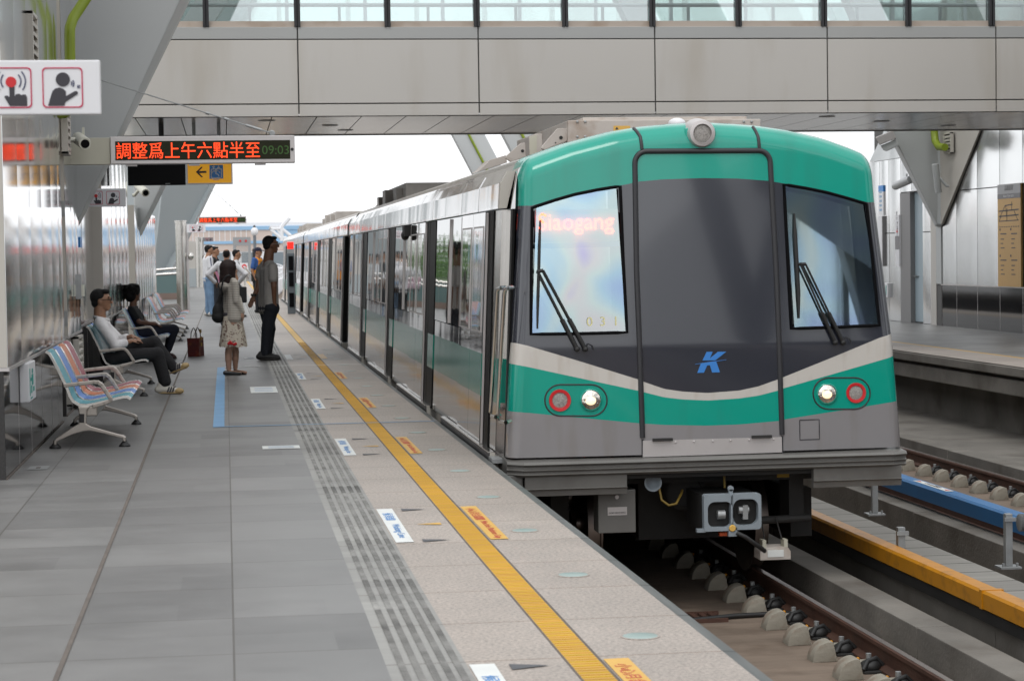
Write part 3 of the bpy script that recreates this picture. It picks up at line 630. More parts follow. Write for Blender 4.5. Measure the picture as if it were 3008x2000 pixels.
vent(-1.66, 18.4, 18.9, 3.3, 3.78, 1, 'beige louvred vent high on the left wall above the white call sign')
vent(-1.66, 22.2, 22.62, 2.74, 3.35, 1, 'beige louvred vent beside the near security camera on the left wall')
a_, c_ = onX(2780, 392, 14.48), onX(2802, 451, 14.48)
vent(14.48, min(a_.y, c_.y), max(a_.y, c_.y) , c_.z, a_.z, -1, 'beige louvred vent on the right strut beside the lime pipe')

# ------------------------------------------------------------------ left station wall, in bays
def bulged(b, X, y0, y1, z0, z1, d, n=8, side=1):
    for i in range(n):
        for (ya, yb) in (((y0 + (y1 - y0) * i / n), (y0 + (y1 - y0) * (i + 1) / n)),):
            f = lambda y: X + side * d * (1 - (2 * (y - y0) / (y1 - y0) - 1) ** 2)
            b.poly([(f(ya), ya, z0), (f(yb), yb, z0), (f(yb), yb, z1), (f(ya), ya, z1)])
def wall_bay(label, y0, y1, X, seams, zt, base=True, end_m='beige', bottom=.845, bulge=.003, back=1.2, zj=None):
    t = thing('panel_wall', label, 'wall', (X, y0, 0))
    MB().box(X - back, X - .045, y0 + .01, y1, 0, zt - .01).build('core', M['beige'], t)
    ys = [y0] + seams + [y1]
    for a, c in zip(ys, ys[1:]):
        b = MB(); bulged(b, X + .035, a + .003, c - .003, bottom, zt, bulge)
        b.poly([(X + .035, a + .006, bottom), (X - .04, a + .006, bottom), (X - .04, a + .006, zt), (X + .035, a + .006, zt)]); b.poly([(X + .035, a + .006, bottom), (X + .035, c - .006, bottom), (X - .04, c - .006, bottom), (X - .04, a + .006, bottom)])
        b.build('metal_panel', M['steelpanel'], t, smooth=50, merge=True)
    MB().box(X - .4, X + .03, y0 - .004, y0 + .004, bottom, zt).build('end_panel', M[end_m], t)
    if base:
        MB().box(X - .5, X, y0 + .008, y1, 0, .815).build('stone_base', M['blackstone'], t)
        MB().box(X - .5, X - .001, y0 - .002, y0 + .007, 0, .812).build('stone_end', M['blackstone_matt'], t)
        MB().box(X - .4, X + .045, y0 - .01, y1, .817, .843).build('trim', M['alu'], t)
        b = MB()
        for s_ in seams: b.box(X, X + .001, s_ - .003, s_ + .003, 0, .814)
        b.build('stone_joint', M['alu'], t)
        MB().box(X, X + .012, y0, y1, 0, .012).build('floor_joint', M['grout'], t)
    return t
wall_bay('nearest wavy metal wall bay with black stone base behind the empty front bench', 16.07, 21.65, -1.67, [17.14, 18.22, 19.29, 20.35, 21.17], 7.2)
wall_bay('metal wall bay with louvred base behind the man in the white shirt', 22.40, 24.45, -1.69, [23.3, 23.9], 7.2)
wall_bay('recessed metal wall bay hidden behind the seated man', 24.46, 28.7, -1.80, [25.5, 26.6, 27.7], 3.4)
wall_bay('plain grey pilaster between two shiny wall bays', 28.72, 30.2, -1.67, [], 3.4)
wall_bay('shiny metal wall bay with black base behind the person in black', 30.21, 36.4, -1.67, [31.2, 32.6, 33.9, 35.2], 3.5, bulge=.012)
wall_bay('pale wall bay with narrow shiny panels behind the far benches', 38.9, 50.5, -1.67, [40.2, 41.4, 42.6, 43.8, 45.0, 46.2, 47.4, 48.6], 2.62, end_m='beige', bulge=.016, base=False, bottom=.02)
t = thing('service_door', 'beige service door set back between the two near wall bays', 'door', (-2.2, 21.7, 0))
MB().box(-2.25, -2.2, 21.66, 22.39, 0, 3.4).build('door_leaf', M['beige'], t); MB().box(-2.2, -2.17, 21.9, 21.93, 1.0, 1.15).build('handle', M['galv'], t)
b = MB()
for z in (.95, 2.1): b.box(-1.70, -1.655, 22.39, 22.398, z, z + .16)
b.build('hinge', M['galv'], t)
vb = vent(-1.685, 23.42, 24.15, .03, .80, 1, 'grey louvred grille in the black wall base left of the white shirt man')
# small fixtures on the left wall
t = thing('wall_dispenser', 'small cream canister fixed to the shiny wall left of the seated man', 'canister', (-1.6, 24.2, 1.2))
MB().cyl((-1.62, 24.1, 1.23), (-1.62, 24.1, 1.36), .035, n=14).build('canister', M['offwhite'], t, smooth=40); MB().box(-1.66, -1.62, 24.06, 24.14, 1.2, 1.48).build('back_plate', M['galv'], t)
a_ = onX(240, 712, -1.64); tag(MB().box(-1.655, -1.64, a_.y - .25, a_.y + .1, a_.z - .06, a_.z + .06).build('wall_notice', M['signblue']), 'small blue notice on the shiny wall above the canister', 'notice')
def exit_light(x, y0, y1, z0, z1, side, label):
    t = thing('exit_light', label, 'exit sign', (x, y0, z0))
    MB().box(min(x, x + side * .075), max(x, x + side * .075), y0, y1, z0, z1).build('case', M['white'], t, bev=.008)
    X = x + side * .0755; s = side * .0006; b = MB(); w_ = y1 - y0; h_ = z1 - z0
    def q(u0, u1, v0, v1): b.box(min(X, X + s), max(X, X + s), y0 + w_ * u0, y0 + w_ * u1, z0 + h_ * v0, z0 + h_ * v1)
    q(.45, .62, .70, .82); q(.40, .66, .40, .68); q(.25, .42, .52, .60); q(.30, .46, .20, .40); q(.58, .80, .22, .34); q(.12, .22, .15, .85); q(.2, .5, .06, .1)
    b.build('running_figure', mat('exit_green', (.01, .32, .27), .5), t)
exit_light(-1.669, 17.25, 17.85, .50, .815, 1, 'white exit light with green running figure low on the near black wall base')
a_, c_ = onX(2592, 831, 14.6), onX(2617, 873, 14.6)
exit_light(14.6, min(a_.y, c_.y), max(a_.y, c_.y), c_.z, a_.z, -1, 'white exit light with green figure on the wall across the tracks')

# ------------------------------------------------------------------ call-point signs
def picto(parent, X0, X1, Z0, Z1, Y, which):
    """one square pictogram; u to the right, v up, on a plane facing the viewer"""
    W = X1 - X0; H = Z1 - Z0
    P = lambda u, v, d=0: (X0 + u * W, Y - d, Z0 + v * H)
    b = MB(); pts = []
    for cx, cz, a0 in ((.9, .9, 0), (.1, .9, 90), (.1, .1, 180), (.9, .1, 270)):
        for k in range(6): a = R(a0 + 18 * k); pts.append((cx + .1 * math.cos(a), cz + .1 * math.sin(a)))
    n = len(pts); inn = [(.5 + (u - .5) * .94, .5 + (v - .5) * .94) for u, v in pts]
    for i in range(n): j = (i + 1) % n; b.hexa([P(*pts[i]), P(*pts[j]), P(*inn[j]), P(*inn[i])], [P(*pts[i], .002), P(*pts[j], .002), P(*inn[j], .002), P(*inn[i], .002)])
    b.build('pictogram_frame', M['pinkred'], parent)
    def disc(cu, cv, r, m, nm, d=.003): 
        bb = MB(); q = [P(cu + r * math.cos(2 * math.pi * k / 24), cv + r * math.sin(2 * math.pi * k / 24)) for k in range(24)]
        bb.hexa(q, [(x, y - d, z) for x, y, z in q]); return bb
    def arc(bb, cu, cv, r, a0, a1, w, d=.002):
        for k in range(8):
            t0, t1 = R(a0 + (a1 - a0) * k / 8), R(a0 + (a1 - a0) * (k + 1) / 8)
            q = [P(cu + (r + o) * math.cos(t_), cv + (r + o) * math.sin(t_)) for t_, o in ((t0, -w), (t1, -w), (t1, w), (t0, w))]
            bb.hexa(q, [(x, y - d, z) for x, y, z in q])
    def shape(bb, poly, d=.002): q = [P(u, v) for u, v in poly]; bb.hexa(q, [(x, y - d, z) for x, y, z in q])
    if which == 'hand':
        disc(.5, .64, .13, M['red'], 'x').build('red_button', M['red'], parent)
        bb = MB()
        for r in (.24, .35): arc(bb, .5, .66, r, -38, 42, .016); arc(bb, .5, .66, r, 138, 218, .016)
        bb.build('sound_waves', M['navy'], parent)
        bb = MB(); shape(bb, [(.46, .30), (.58, .30), (.585, .52), (.57, .57), (.52, .59), (.47, .57), (.455, .52)]); shape(bb, [(.46, .05), (.88, .05), (.88, .26), (.85, .33), (.79, .335), (.75, .31), (.70, .35), (.64, .345), (.60, .33), (.60, .30), (.46, .30), (.45, .27), (.40, .31), (.345, .30), (.335, .27)])
        bb.build('pressing_hand', M['ink'], parent)
    else:
        disc(.51, .70, .175, M['ink'], 'x').build('figure_head', M['ink'], parent)
        bb = MB(); shape(bb, [(.13, .05), (.53, .05), (.56, .14), (.86, .33), (.88, .375), (.85, .41), (.80, .41), (.58, .29), (.575, .41), (.51, .47), (.42, .50), (.32, .48), (.25, .42), (.22, .34)])
        bb.build('figure_body', M['ink'], parent)
        bb = MB(); arc(bb, .66, .60, .12, -40, 40, .016); arc(bb, .66, .60, .07, -40, 40, .014); arc(bb, .92, .52, .05, 130, 230, .013); arc(bb, .96, .52, .05, 130, 230, .013)
        bb.build('speech_waves', M['navy'], parent)
def call_sign(label, Y, pr, frames, bracket=None, dark=False):
    (xa, ya, xb, yb) = pr; a = onY(xa, ya, Y); c = onY(xb, yb, Y)
    t = thing('call_sign', label, 'sign', (c.x, Y, c.z))
    MB().box(a.x, c.x, Y, Y + .05, c.z, a.z).build('sign_panel', M['signgrey'] if dark else M['white'], t, bev=.006)
    for (fa, fb, fc, fd), k in zip(frames, ('hand', 'talk')):
        q0 = onY(fa, fb, Y); q1 = onY(fc, fd, Y); picto(t, q0.x, q1.x, q1.z, q0.z, Y - .001, k)
    if bracket: MB().box(bracket[0], a.x + .01, Y + .01, Y + .04, c.z + .03, a.z - .03).build('arm', M['galv'], t)
    if bracket and Y < 16: MB().cyl((bracket[0], Y + .025, 0), (bracket[0], Y + .025, a.z + .1), .05).build('mast', M['stainless'], t, smooth=40)
    return t
call_sign('large white call sign hanging nearest, left frame edge, two pictograms', 8.6, (-62, 178, 297, 336), [(-30, 199, 95, 318), (123, 199, 245, 317)], (-1.75, -1.0))
call_sign('white call sign in front of the shiny bays, under the black monitor', 25.2, (248, 555, 370, 607), [(262, 562, 302, 601), (312, 562, 352, 601)], (-1.86, -1.6))
call_sign('small white call sign fixed to the first steel pillar', 64.5, (548, 659, 604, 683), [(557, 662, 575, 680), (578, 662, 596, 680)])
call_sign('tiny grey call sign fixed to the far steel pillar', 115.5, (595, 698, 626, 709), [(603, 699, 612, 708), (614, 699, 623, 708)], dark=True)

# ------------------------------------------------------------------ LED departure boards
def led_board(label, Y, pr, scr, text, tail, beam=None, cable=None, sz=None):
    a = onY(pr[0], pr[1], Y); c = onY(pr[2], pr[3], Y); s0 = onY(scr[0], scr[1], Y); s1 = onY(scr[2], scr[3], Y)
    t = thing('led_board', label, 'display board', ((a.x + c.x) / 2, Y, c.z))
    MB().box(a.x, c.x, Y, Y + .16, c.z, a.z).build('case', M['alu'], t, bev=.008)
    MB().box(s0.x, s1.x, Y - .004, Y, s1.z, s0.z).build('screen', M['led_bg'], t)
    w_ = s1.x - s0.x; h_ = s0.z - s1.z; zc = (s0.z + s1.z) / 2
    lettering('lettering', text, M['led_red'], t, (s0.x + w_ * .415, Y - .006, zc), (1, 0, 0), (0, 0, 1), h_ * .9, .001, fit=(w_ * .82, h_ * .86))
    lettering('clock_digits', tail, M['led_green'], t, (s0.x + w_ * .915, Y - .006, zc - h_ * .02), (1, 0, 0), (0, 0, 1), h_ * .5, .001, fit=(w_ * .155, h_ * .46))
    MB().lathe([(.018, 0), (.018, .006)], (c.x - .03, Y - .005, zc), 'y', 12).build('sensor', M['blackrub'], t)
    for f in (.08, .42, .78): MB().box(a.x + (c.x - a.x) * f, a.x + (c.x - a.x) * f + .12, Y + .04, Y + .12, c.z - .02, c.z).build('lug', M['alu'], t)
    if beam: MB().box(beam[0], a.x, Y + .02, Y + .14, c.z, a.z - .01).build('wall_arm', M['cream'], t, bev=.006)
    if cable:
        k = MB(); k.tube(cable, .007, 6); e = Vector(cable[-1]); d = (Vector(cable[-2]) - e).normalized()
        k.tube([e + d * .12, e + d * .30], .016, 8); k.tube([e + d * .5, e + d * .55], .018, 8); k.tube([e + d * .72, e + d * .76], .018, 8)
        k.lathe([(.025, -.006), (.035, 0), (.025, .006)], (e.x, e.y, e.z), 'y', 12)
        k.build('stay_cable', M['galv'], t)
    return t
p0 = onY(180, 200, 23.6); p1 = onY(799, 392, 23.45)
led_board('large LED board on a cream arm showing red characters and 09:03', 23.4, (323, 402, 867, 478), (338, 416, 853, 467), '調整爲上午六點半至', '09:03', (-1.70,), [(p0.x, p0.y, p0.z), (p1.x, p1.y, p1.z)])
p0 = onY(660, 590, 75.3); p1 = onY(707, 633, 75.1)
led_board('distant LED board with red characters hanging beyond the footbridge', 75, (581, 637, 724, 656), (585, 640, 721, 653), '調整爲上午六點半至', '09:03', None, [(p0.x - .9, p0.y, p0.z + .75), (p0.x, p0.y, p0.z), (p1.x, p1.y, p1.z)])
# monitor and lift sign hung from the bridge
t = thing('hanging_monitor', 'black screen hung under the footbridge beside the yellow lift sign', 'monitor', (-1.0, 32.8, 2.75))
a = onY(374, 460, 32.8); c = onY(546, 544, 32.8)
MB().box(a.x, c.x, 32.764, 32.86, c.z, a.z).build('screen', M['blackgloss'], t, bev=.01); b = MB(); b.box(-.89, -.82, 32.759, 32.764, c.z + .02, c.z + .028); b.build('maker_mark', M['galv'], t)
b = MB(); b.tube([(-.94, 32.8, a.z), (-.94, 32.8, 3.70)], .04, 10); b.build('hanger', M['blackrub'], t)
t = thing('lift_sign', 'yellow sign with black left arrow and blue lift symbol under the footbridge', 'sign', (-.22, 32.8, 2.75))
a = onY(547, 470, 32.8); c = onY(684, 541, 32.8)
MB().box(a.x, c.x, 32.784, 32.88, c.z, a.z).build('sign_case', M['alu'], t, bev=.006); MB().box(a.x + .02, c.x - .02, 32.779, 32.784, c.z + .02, a.z).build('sign_face', M['signyellow'], t)
def SP(u, v): q = onY(u, v, 32.776); return (q.x, q.y, q.z)
def plate(pts, m, name, par, d=.003): q = [SP(*p_) for p_ in pts]; return MB().hexa(q, [(x, y - d, z) for x, y, z in q]).build(name, m, par)
cr = lambda x, y: (x / 2.6133, y / 2.6133)
ar = MB()
for pts in ([(1503, 1322), (1545, 1282), (1556, 1282), (1552, 1290), (1528, 1315), (1585, 1313), (1585, 1329), (1530, 1331), (1556, 1357), (1556, 1362), (1545, 1362)],):
    q = [SP(*cr(*p_)) for p_ in pts]; ar.hexa(q, [(x, y - .003, z) for x, y, z in q])
ar.build('arrow', M['ink'], t)
ls = plate([cr(1608, 1268), cr(1712, 1266), cr(1714, 1372), cr(1608, 1375)], M['signblue'], 'lift_symbol', t)
b = MB()
def ln(p_, q_, w_=.012):
    A, B = Vector(SP(*cr(*p_))), Vector(SP(*cr(*q_))); A.y = B.y = 32.770; d = (B - A).normalized(); n_ = Vector((d.z, 0, -d.x)) * w_
    q = [A + n_, B + n_, B - n_, A - n_]; b.hexa([tuple(v) for v in q], [(v.x, v.y - .002, v.z) for v in q])
for p_, q_ in (((1622, 1300), (1700, 1299)), ((1700, 1299), (1700, 1366)), ((1700, 1366), (1622, 1368)), ((1622, 1368), (1622, 1300)), ((1640, 1297), (1640, 1276)), ((1640, 1274), (1629, 1285)), ((1640, 1274), (1651, 1285)), ((1678, 1274), (1678, 1296)), ((1678, 1296), (1667, 1286)), ((1678, 1296), (1689, 1286)), ((1656, 1320), (1658, 1338)), ((1658, 1338), (1672, 1338)), ((1672, 1338), (1682, 1356))): ln(p_, q_, .0065)
cc = Vector(SP(*cr(1658, 1347)))
for k in range(14): a0, a1 = R(30 + k * 20), R(30 + (k + 1) * 20); A = cc + Vector((.075 * math.cos(a0), 0, .075 * math.sin(a0))); B_ = cc + Vector((.075 * math.cos(a1), 0, .075 * math.sin(a1))); b.tube([(A.x, 32.769, A.z), (B_.x, 32.769, B_.z)], .0065, 5)
hd = Vector(SP(*cr(1656, 1312))); b.ell((hd.x, 32.770, hd.z), (.022, .004, .022))
b.build('wheelchair_mark', M['white'], ls)
for x in (-.443, -.062): MB().tube([(x, 32.8, a.z), (x, 32.8, 3.70)], .028, 10).build('hanger', M['galv'], t)

# ------------------------------------------------------------------ security cameras
def cctv(label, base, body0, body1, r, m=M['offwhite']):
    t = thing('security_camera', label, 'camera', tuple(base))
    B0, B1 = Vector(body0), Vector(body1); d = (B1 - B0).normalized()
    MB().tube([B0, B0 + d * .01, B1 - d * .03, B1], [r * .8, r, r, r * .93], 20).build('housing', m, t, smooth=40)
    MB().cyl(B1 - d * .02, B1 + d * .004, r * .68, n=18).build('lens', M['blackgloss'], t)
    b = MB(); mid = B0 + (B1 - B0) * .35; b.tube([Vector(base), Vector(base) + Vector((.04 if base[0] < 5 else -.04, 0, 0)), mid], .03, 8); b.build('mount', m, t, smooth=50)
    b = MB(); b.box(mid.x + .02, mid.x + .045, mid.y - .02, mid.y + .02, mid.z, mid.z + r * 2.0); b.build('junction_box', m, t); return t
v = onY(250, 423, 22.6); cctv('cream security camera on the left wall beside the large LED board', (-1.62, 22.9, v.z + .06), (v.x - .11, v.y + .55, v.z + .09), (v.x, v.y, v.z), .068)
v = onY(428, 567, 38.2); cctv('cream security camera under the black monitor, aimed down the platform', (-1.66, 38.9, v.z - .02), (v.x - .16, v.y + .6, v.z + .17), (v.x, v.y, v.z), .075)
v = onX(2649, 537, 14.2); cctv('grey security camera above the service door across the tracks', (14.58, v.y - .35, v.z + .06), (v.x + .1, v.y - .3, v.z + .06), (v.x, v.y + .45, v.z - .06), .085, M['strut'])
v = onX(2752, 530, 14.25); cctv('slim grey camera bracketed on the right strut', (14.46, v.y - .1, v.z - .12), (v.x - .05, v.y - .05, v.z + .33), (v.x + .03, v.y, v.z - .25), .07, M['strut'])
t = thing('floodlight', 'grey box floodlight tilted on the edge of the right strut', 'floodlight', tuple(onX(2620, 420, 13.5)))
def FQ(pts, Y): return [tuple(onY(x, y, Y)) for x, y in pts]
MB().hexa(FQ([(2571, 404), (2622, 383), (2632, 407), (2584, 427)], 41.0), FQ([(2571, 404), (2622, 383), (2632, 407), (2584, 427)], 41.5)).build('lamp_face', M['alu'], t, bev=.015)
MB().hexa(FQ([(2586, 429), (2633, 409), (2641, 428), (2605, 445), (2596, 443)], 41.05), FQ([(2586, 429), (2633, 409), (2641, 428), (2605, 445), (2596, 443)], 41.5)).build('lamp_back', M['strut'], t, bev=.015)

# ------------------------------------------------------------------ right station wall across the tracks
XW = 14.6
t = thing('station_wall', 'satin metal station wall with black stone base across the tracks', 'wall', (XW, 41, 0))
MB().box(XW + .13, XW + 3, -60, 46.0, 0, 3.6).build('core', M['beige'], t)
ys_r = [37.08 - 1.165 * k for k in range(80) if 37.08 - 1.165 * k > -58][::-1] + [38.24, 39.44, 40.62, 41.5]
tops = 6.6
b = MB()
def rpan(y0, y1, z0, z1): 
    bb = MB(); bulged(bb, XW, y0 + .008, y1 - .008, z0, z1, .010, 6, -1); bb.build('metal_panel', M['steelpanel_r'], t, smooth=50, merge=True)
for a, c in zip(ys_r, ys_r[1:]):
    if c > 28: rpan(a, c, .86, 2.735); rpan(a, c, 2.755, 4.4); rpan(a, c, 4.42, tops)
MB().box(XW - .012, XW + .05, -60, 28, .86, tops).build('long_panel', M['steelpanel_r'], t)
for y0_, y1_, z0_ in ((28, 42.69, 0), (42.69, 44.13, 2.81), (44.13, 46.0, 0)): MB().box(XW + .012, XW + .05, y0_, y1_, z0_, 4.4).build('backing', M['seam'], t)
MB().box(XW - .005, XW + .04, -60, 41.5, 0, .835).build('stone_base', M['blackstone'], t)
b = MB()
for y in ys_r:
    if y > 25: b.box(XW - .0065, XW - .005, y - .006, y + .006, 0, .834)
b.build('stone_joint', M['alu'], t)
MB().box(XW - .03, XW + .03, -60, 41.5, .838, .858).build('trim', M['alu'], t)
MB().box(XW - .02, XW + .05, 41.50, 41.80, .86, 2.735).build('corner_panel', M['strut'], t); MB().box(XW - .012, XW + .05, 41.50, 41.81, 0, .834).build('stone_corner', M['blackstone_matt'], t)
MB().box(XW - .02, XW + .06, 41.81, 42.14, 0, 2.78).build('column_face', M['cladding'], t)
rpan(42.14, 42.70, .01, 1.93); rpan(42.14, 42.70, 1.95, 2.8); rpan(41.5, 43.4, 2.82, 4.4)
for a, c in ((44.12, 44.95), (44.95, 45.6), (45.6, 46.4)): rpan(a, c, .01, 1.93); rpan(a, c, 1.95, 3.56)
MB().hexa([(XW - .01, 43.4, 3.57), (XW - .01, 46.3, 3.57), (XW + .05, 46.3, 3.57), (XW + .05, 43.4, 3.57)], [(XW - .01, 43.4, 4.6), (XW - .01, 45.1, 4.3), (XW + .05, 45.1, 4.3), (XW + .05, 43.4, 4.6)]).build('sloping_head', M['steelpanel_r'], t)
for a, c in ((43.4, 44.12),): rpan(a, c, 2.82, 3.56)
M['reveal'] = mat('grey_reveal', (.24, .235, .235), .5)
d = thing('service_door', 'pale blue service door in a grey recess across the tracks', 'door', (XW + .1, 43.1, 0))
MB().box(XW + .08, XW + .12, 42.70, 43.44, .03, 2.8).build('door_leaf', M['doorblue'], d)
MB().box(XW - .02, XW + .1, 43.45, 44.12, 0, 2.8).build('reveal', M['reveal'], d)
b = MB(); b.box(XW + .03, XW + .08, 43.34, 43.40, .98, 1.02); b.box(XW + .03, XW + .08, 43.2, 43.4, .995, 1.01); b.build('handle', M['galv'], d)
MB().box(XW + .02, XW + .2, 42.70, 43.44, 2.8, 2.84).build('lintel', M['seam'], d)
# map board
t = thing('map_board', 'ochre network map board with grey header on the right wall', 'map board', (XW - .05, 37.6, .86))
y0, y1 = 37.06, 38.22
MB().box(XW - .05, XW - .013, y0, y1, .86, 2.78).build('board', M['mapyellow'], t)
MB().box(XW - .053, XW - .05, y0, y1, 2.60, 2.78).build('header', mat('header_grey', (.42, .42, .43), .5), t); MB().box(XW - .054, XW - .05, y0, y1, 2.51, 2.60).build('title_band', M['signgrey'], t)
lettering('lettering', '高雄捷運', M['signgrey'], t, (XW - .056, (y0 + y1) / 2, 2.70), (0, -1, 0), (0, 0, 1), .11, .001)
lettering('title', 'Station Information', M['white'], t, (XW - .056, (y0 + y1) / 2, 2.555), (0, -1, 0), (0, 0, 1), .07, .001)
b = MB()
def ml(u0, v0, u1, v1, w_=.008):
    A = Vector((XW - .052, y1 - (y1 - y0) * u0, .86 + 1.65 * v0)); B_ = Vector((XW - .052, y1 - (y1 - y0) * u1, .86 + 1.65 * v1)); dd = (B_ - A).normalized(); n_ = Vector((0, dd.z, -dd.y)) * w_
    b.hexa([tuple(A + n_), tuple(B_ + n_), tuple(B_ - n_), tuple(A - n_)], [tuple(v_ + Vector((-.001, 0, 0))) for v_ in (A + n_, B_ + n_, B_ - n_, A - n_)])
for q in ((.06, .86, .92, .87, .012), (.06, .80, .92, .81, .012), (.33, .92, .66, .93, .01), (.33, .92, .12, .80), (.36, .92, .42, .74), (.62, .96, .62, .86, .01), (.42, .89, .41, .75, .01), (.72, .86, .88, .75), (.16, .80, .06, .75), (.06, .745, .92, .75)): ml(*q)
for k, (u, v_) in enumerate(((.08, .60), (.55, .60), (.08, .30), (.55, .30))):
    ml(u, v_ + .05, u + .05, v_ + .05, .02); ml(u + .04, v_, u + .30, v_, .011); ml(u + .05, v_ - .06, u + .2, v_ - .06, .009); ml(u + .05, v_ - .11, u + .16, v_ - .11, .009); ml(u + .05, v_ - .16, u + .22, v_ - .16, .009)
for k in range(9): ml(.08 + k * .1, .68, .13 + k * .1, .68, .009)
b.build('network_diagram', mat('map_ink', (.10, .09, .09), .6), t)
t = thing('station_sign', 'tall narrow white notice with blue head on the right wall', 'sign', (XW, 45.5, 2.3))
a, c = onX(2580, 546, XW - .04), onX(2595, 633, XW - .04)
MB().box(XW - .04, XW - .012, c.y, a.y, c.z, a.z - .14).build('notice', M['white'], t); MB().box(XW - .04, XW - .012, c.y, a.y, a.z - .14, a.z).build('blue_head', M['signblue'], t)
b = MB()
for k in range(5): b.box(XW - .042, XW - .04, c.y + .1, c.y + .28, c.z + .1 + k * .1, c.z + .15 + k * .1)
b.build('print_block', mat('soft_blue_print', (.3, .45, .6), .5), t)
t = thing('station_sign', 'tall narrow sign with red arrow and grey panel beside the blue door', 'sign', (XW, 44.5, 1.2))
a, c = onX(2629, 632, XW - .06), onX(2642, 783, XW - .06)
MB().box(XW - .06, XW - .012, c.y, a.y, c.z, a.z).build('sign_strip', M['white'], t); MB().box(XW - .063, XW - .06, c.y, a.y, c.z + (a.z - c.z) * .33, c.z + (a.z - c.z) * .59).build('grey_panel', M['signgrey'], t)
b = MB(); zc = c.z + (a.z - c.z) * .66; b.hexa([(XW - .062, c.y + .06, zc), (XW - .062, a.y - .06, zc), (XW - .062, (a.y + c.y) / 2, zc + .08)], [(XW - .061, c.y + .06, zc), (XW - .061, a.y - .06, zc), (XW - .061, (a.y + c.y) / 2, zc + .08)]); b.build('red_arrow', M['red'], t)
lettering('lettering', 'Siaogang 小港', M['ink'], t, (XW - .0625, (a.y + c.y) / 2, c.z + (a.z - c.z) * .82), (0, 0, 1), (0, 1, 0), .10, .001)
t = thing('station_sign', 'tall white route strip half hidden by the train corner', 'sign', (XW, 45.3, .9))
a, c = onX(2578, 636, XW - .06), onX(2592, 782, XW - .06); MB().box(XW - .06, XW - .012, c.y, a.y, c.z, a.z).build('sign_strip', M['white'], t); MB().box(XW - .064, XW - .01, c.y - .05, c.y, c.z, a.z).build('edge', M['signgrey'], t)

# ------------------------------------------------------------------ pillars, stair balustrade and cabinet farther along
def pillar(label, X, Y, r, h):
    t = thing('steel_pillar', label, 'pillar', (X, Y, 0)); b = MB(); b.cyl((X, Y, 0), (X, Y, h), r, n=28); b.build('shaft', M['stainless'], t, smooth=40)
    b = MB()
    for z in (.85, 1.25, 2.05, h - .12): b.lathe([(r, 0), (r + .012, .004), (r + .012, .02), (r, .024)], (X, Y, z), 'z', 28)
    b.lathe([(r, 0), (r + .02, .004), (r + .02, .04), (r, .044)], (X, Y, h - .044), 'z', 28); b.build('band', M['stainless'], t, smooth=40)
    b = MB(); b.box(X + r * .8, X + r + .06, Y - .03, Y + .08, .0, h - .15); b.build('service_box', M['alu'], t, bev=.01)
    MB().ell((X + r + .12, Y - .04, 1.68), (.09, .09, .12)).build('speaker', M['stainless'], t, smooth=60); return t
pillar('thick stainless pillar with speaker beyond the benches', -1.34, 65, .165, 2.78)
pillar('slender stainless pillar far down the platform', -1.42, 116, .20, 2.75)
t = thing('stair_balustrade', 'glass stair balustrade with stainless handrails beyond the benches', 'balustrade', (-2, 80, 0))
MB().box(-4.5, -1.75, 84, 84.03, .25, 1.05).build('glass_panel', mat('dark_teal_glass', (.16, .25, .25), .12), t); MB().box(-4.5, -1.7, 83.95, 84.1, 0, .25).build('kerb', mat('brown_stone_kerb', (.26, .19, .16), .6), t)
b = MB(); b.tube([(-4.5, 83.6, 1.05), (-1.95, 83.6, 1.22), (-1.6, 83.6, 1.22)], .06, 10); b.tube([(-4.5, 83.3, .9), (-2.0, 83.3, 1.02), (-1.7, 83.3, 1.02)], .06, 10); b.tube([(-1.75, 83.95, 0), (-1.75, 83.95, 1.2)], .07, 8); b.build('handrail', M['stainless'], t, smooth=50)
t = thing('lift_enclosure', 'grey lift enclosure behind the far pillar', 'enclosure', (-2.2, 118, 0))
a = onY(549, 709, 118); c = onY(582, 709, 118); MB().box(a.x - 3, c.x, 118, 124, 0, a.z).build('wall', M['cladding'], t); MB().box(a.x - 3, c.x + .02, 117.96, 118, 0, a.z * .4).build('lower_panel', M['strut2'], t)
MB().box(c.x + .3, c.x + .9, 118.5, 119, 0, 2.3).build('notice_frame', M['white'], t)
t = thing('post_signal', 'grey platform post with black lamps and a red beacon beside the train', 'signal post', (1.84, 59.8, 0))
x = 1.84; y = 59.8
MB().box(x - .12, x + .10, y - .09, y + .09, 0, 1.72).build('post', mat('post_slate', (.13, .15, .165), .5), t, bev=.015); MB().box(x - .11, x + .09, y - .07, y + .07, 1.72, 1.84).build('neck', M['galv'], t)
for z in (.20, .78, 1.24): MB().box(x - .07, x + .06, y - .115, y - .09, z, z + .40).build('lamp', M['blackgloss'], t)
MB().box(x - .10, x + .08, y - .08, y + .06, 1.84, 2.04).build('beacon', mat('red_beacon', (.85, .03, .02), .3, emit=(1, .02, .01), estr=.9), t, bev=.02)

M['baffle'] = mat('baffle_grey', (.075, .08, .08), .5)  # unseen shape added so the right windscreen reflects a dark diagonal band
t = thing('reflection_baffle', 'added dark sloping canopy on the opposite platform, behind the viewer', 'baffle', (13.4, -6, 0))
MB().hexa([(12.4, 2.0, 1.95), (14.3, 2.0, 1.95), (14.3, -12.2, 5.0), (12.4, -12.2, 5.0)], [(12.4, 2.0, 3.35), (14.3, 2.0, 3.35), (14.3, -12.2, 6.4), (12.4, -12.2, 6.4)]).build('baffle_body', M['baffle'], t)
for y in (1.7, -5.0, -11.5): MB().box(13.3, 13.5, y - .1, y + .1, 0, 2.3 - y * .2).build('post', M['galv'], t)

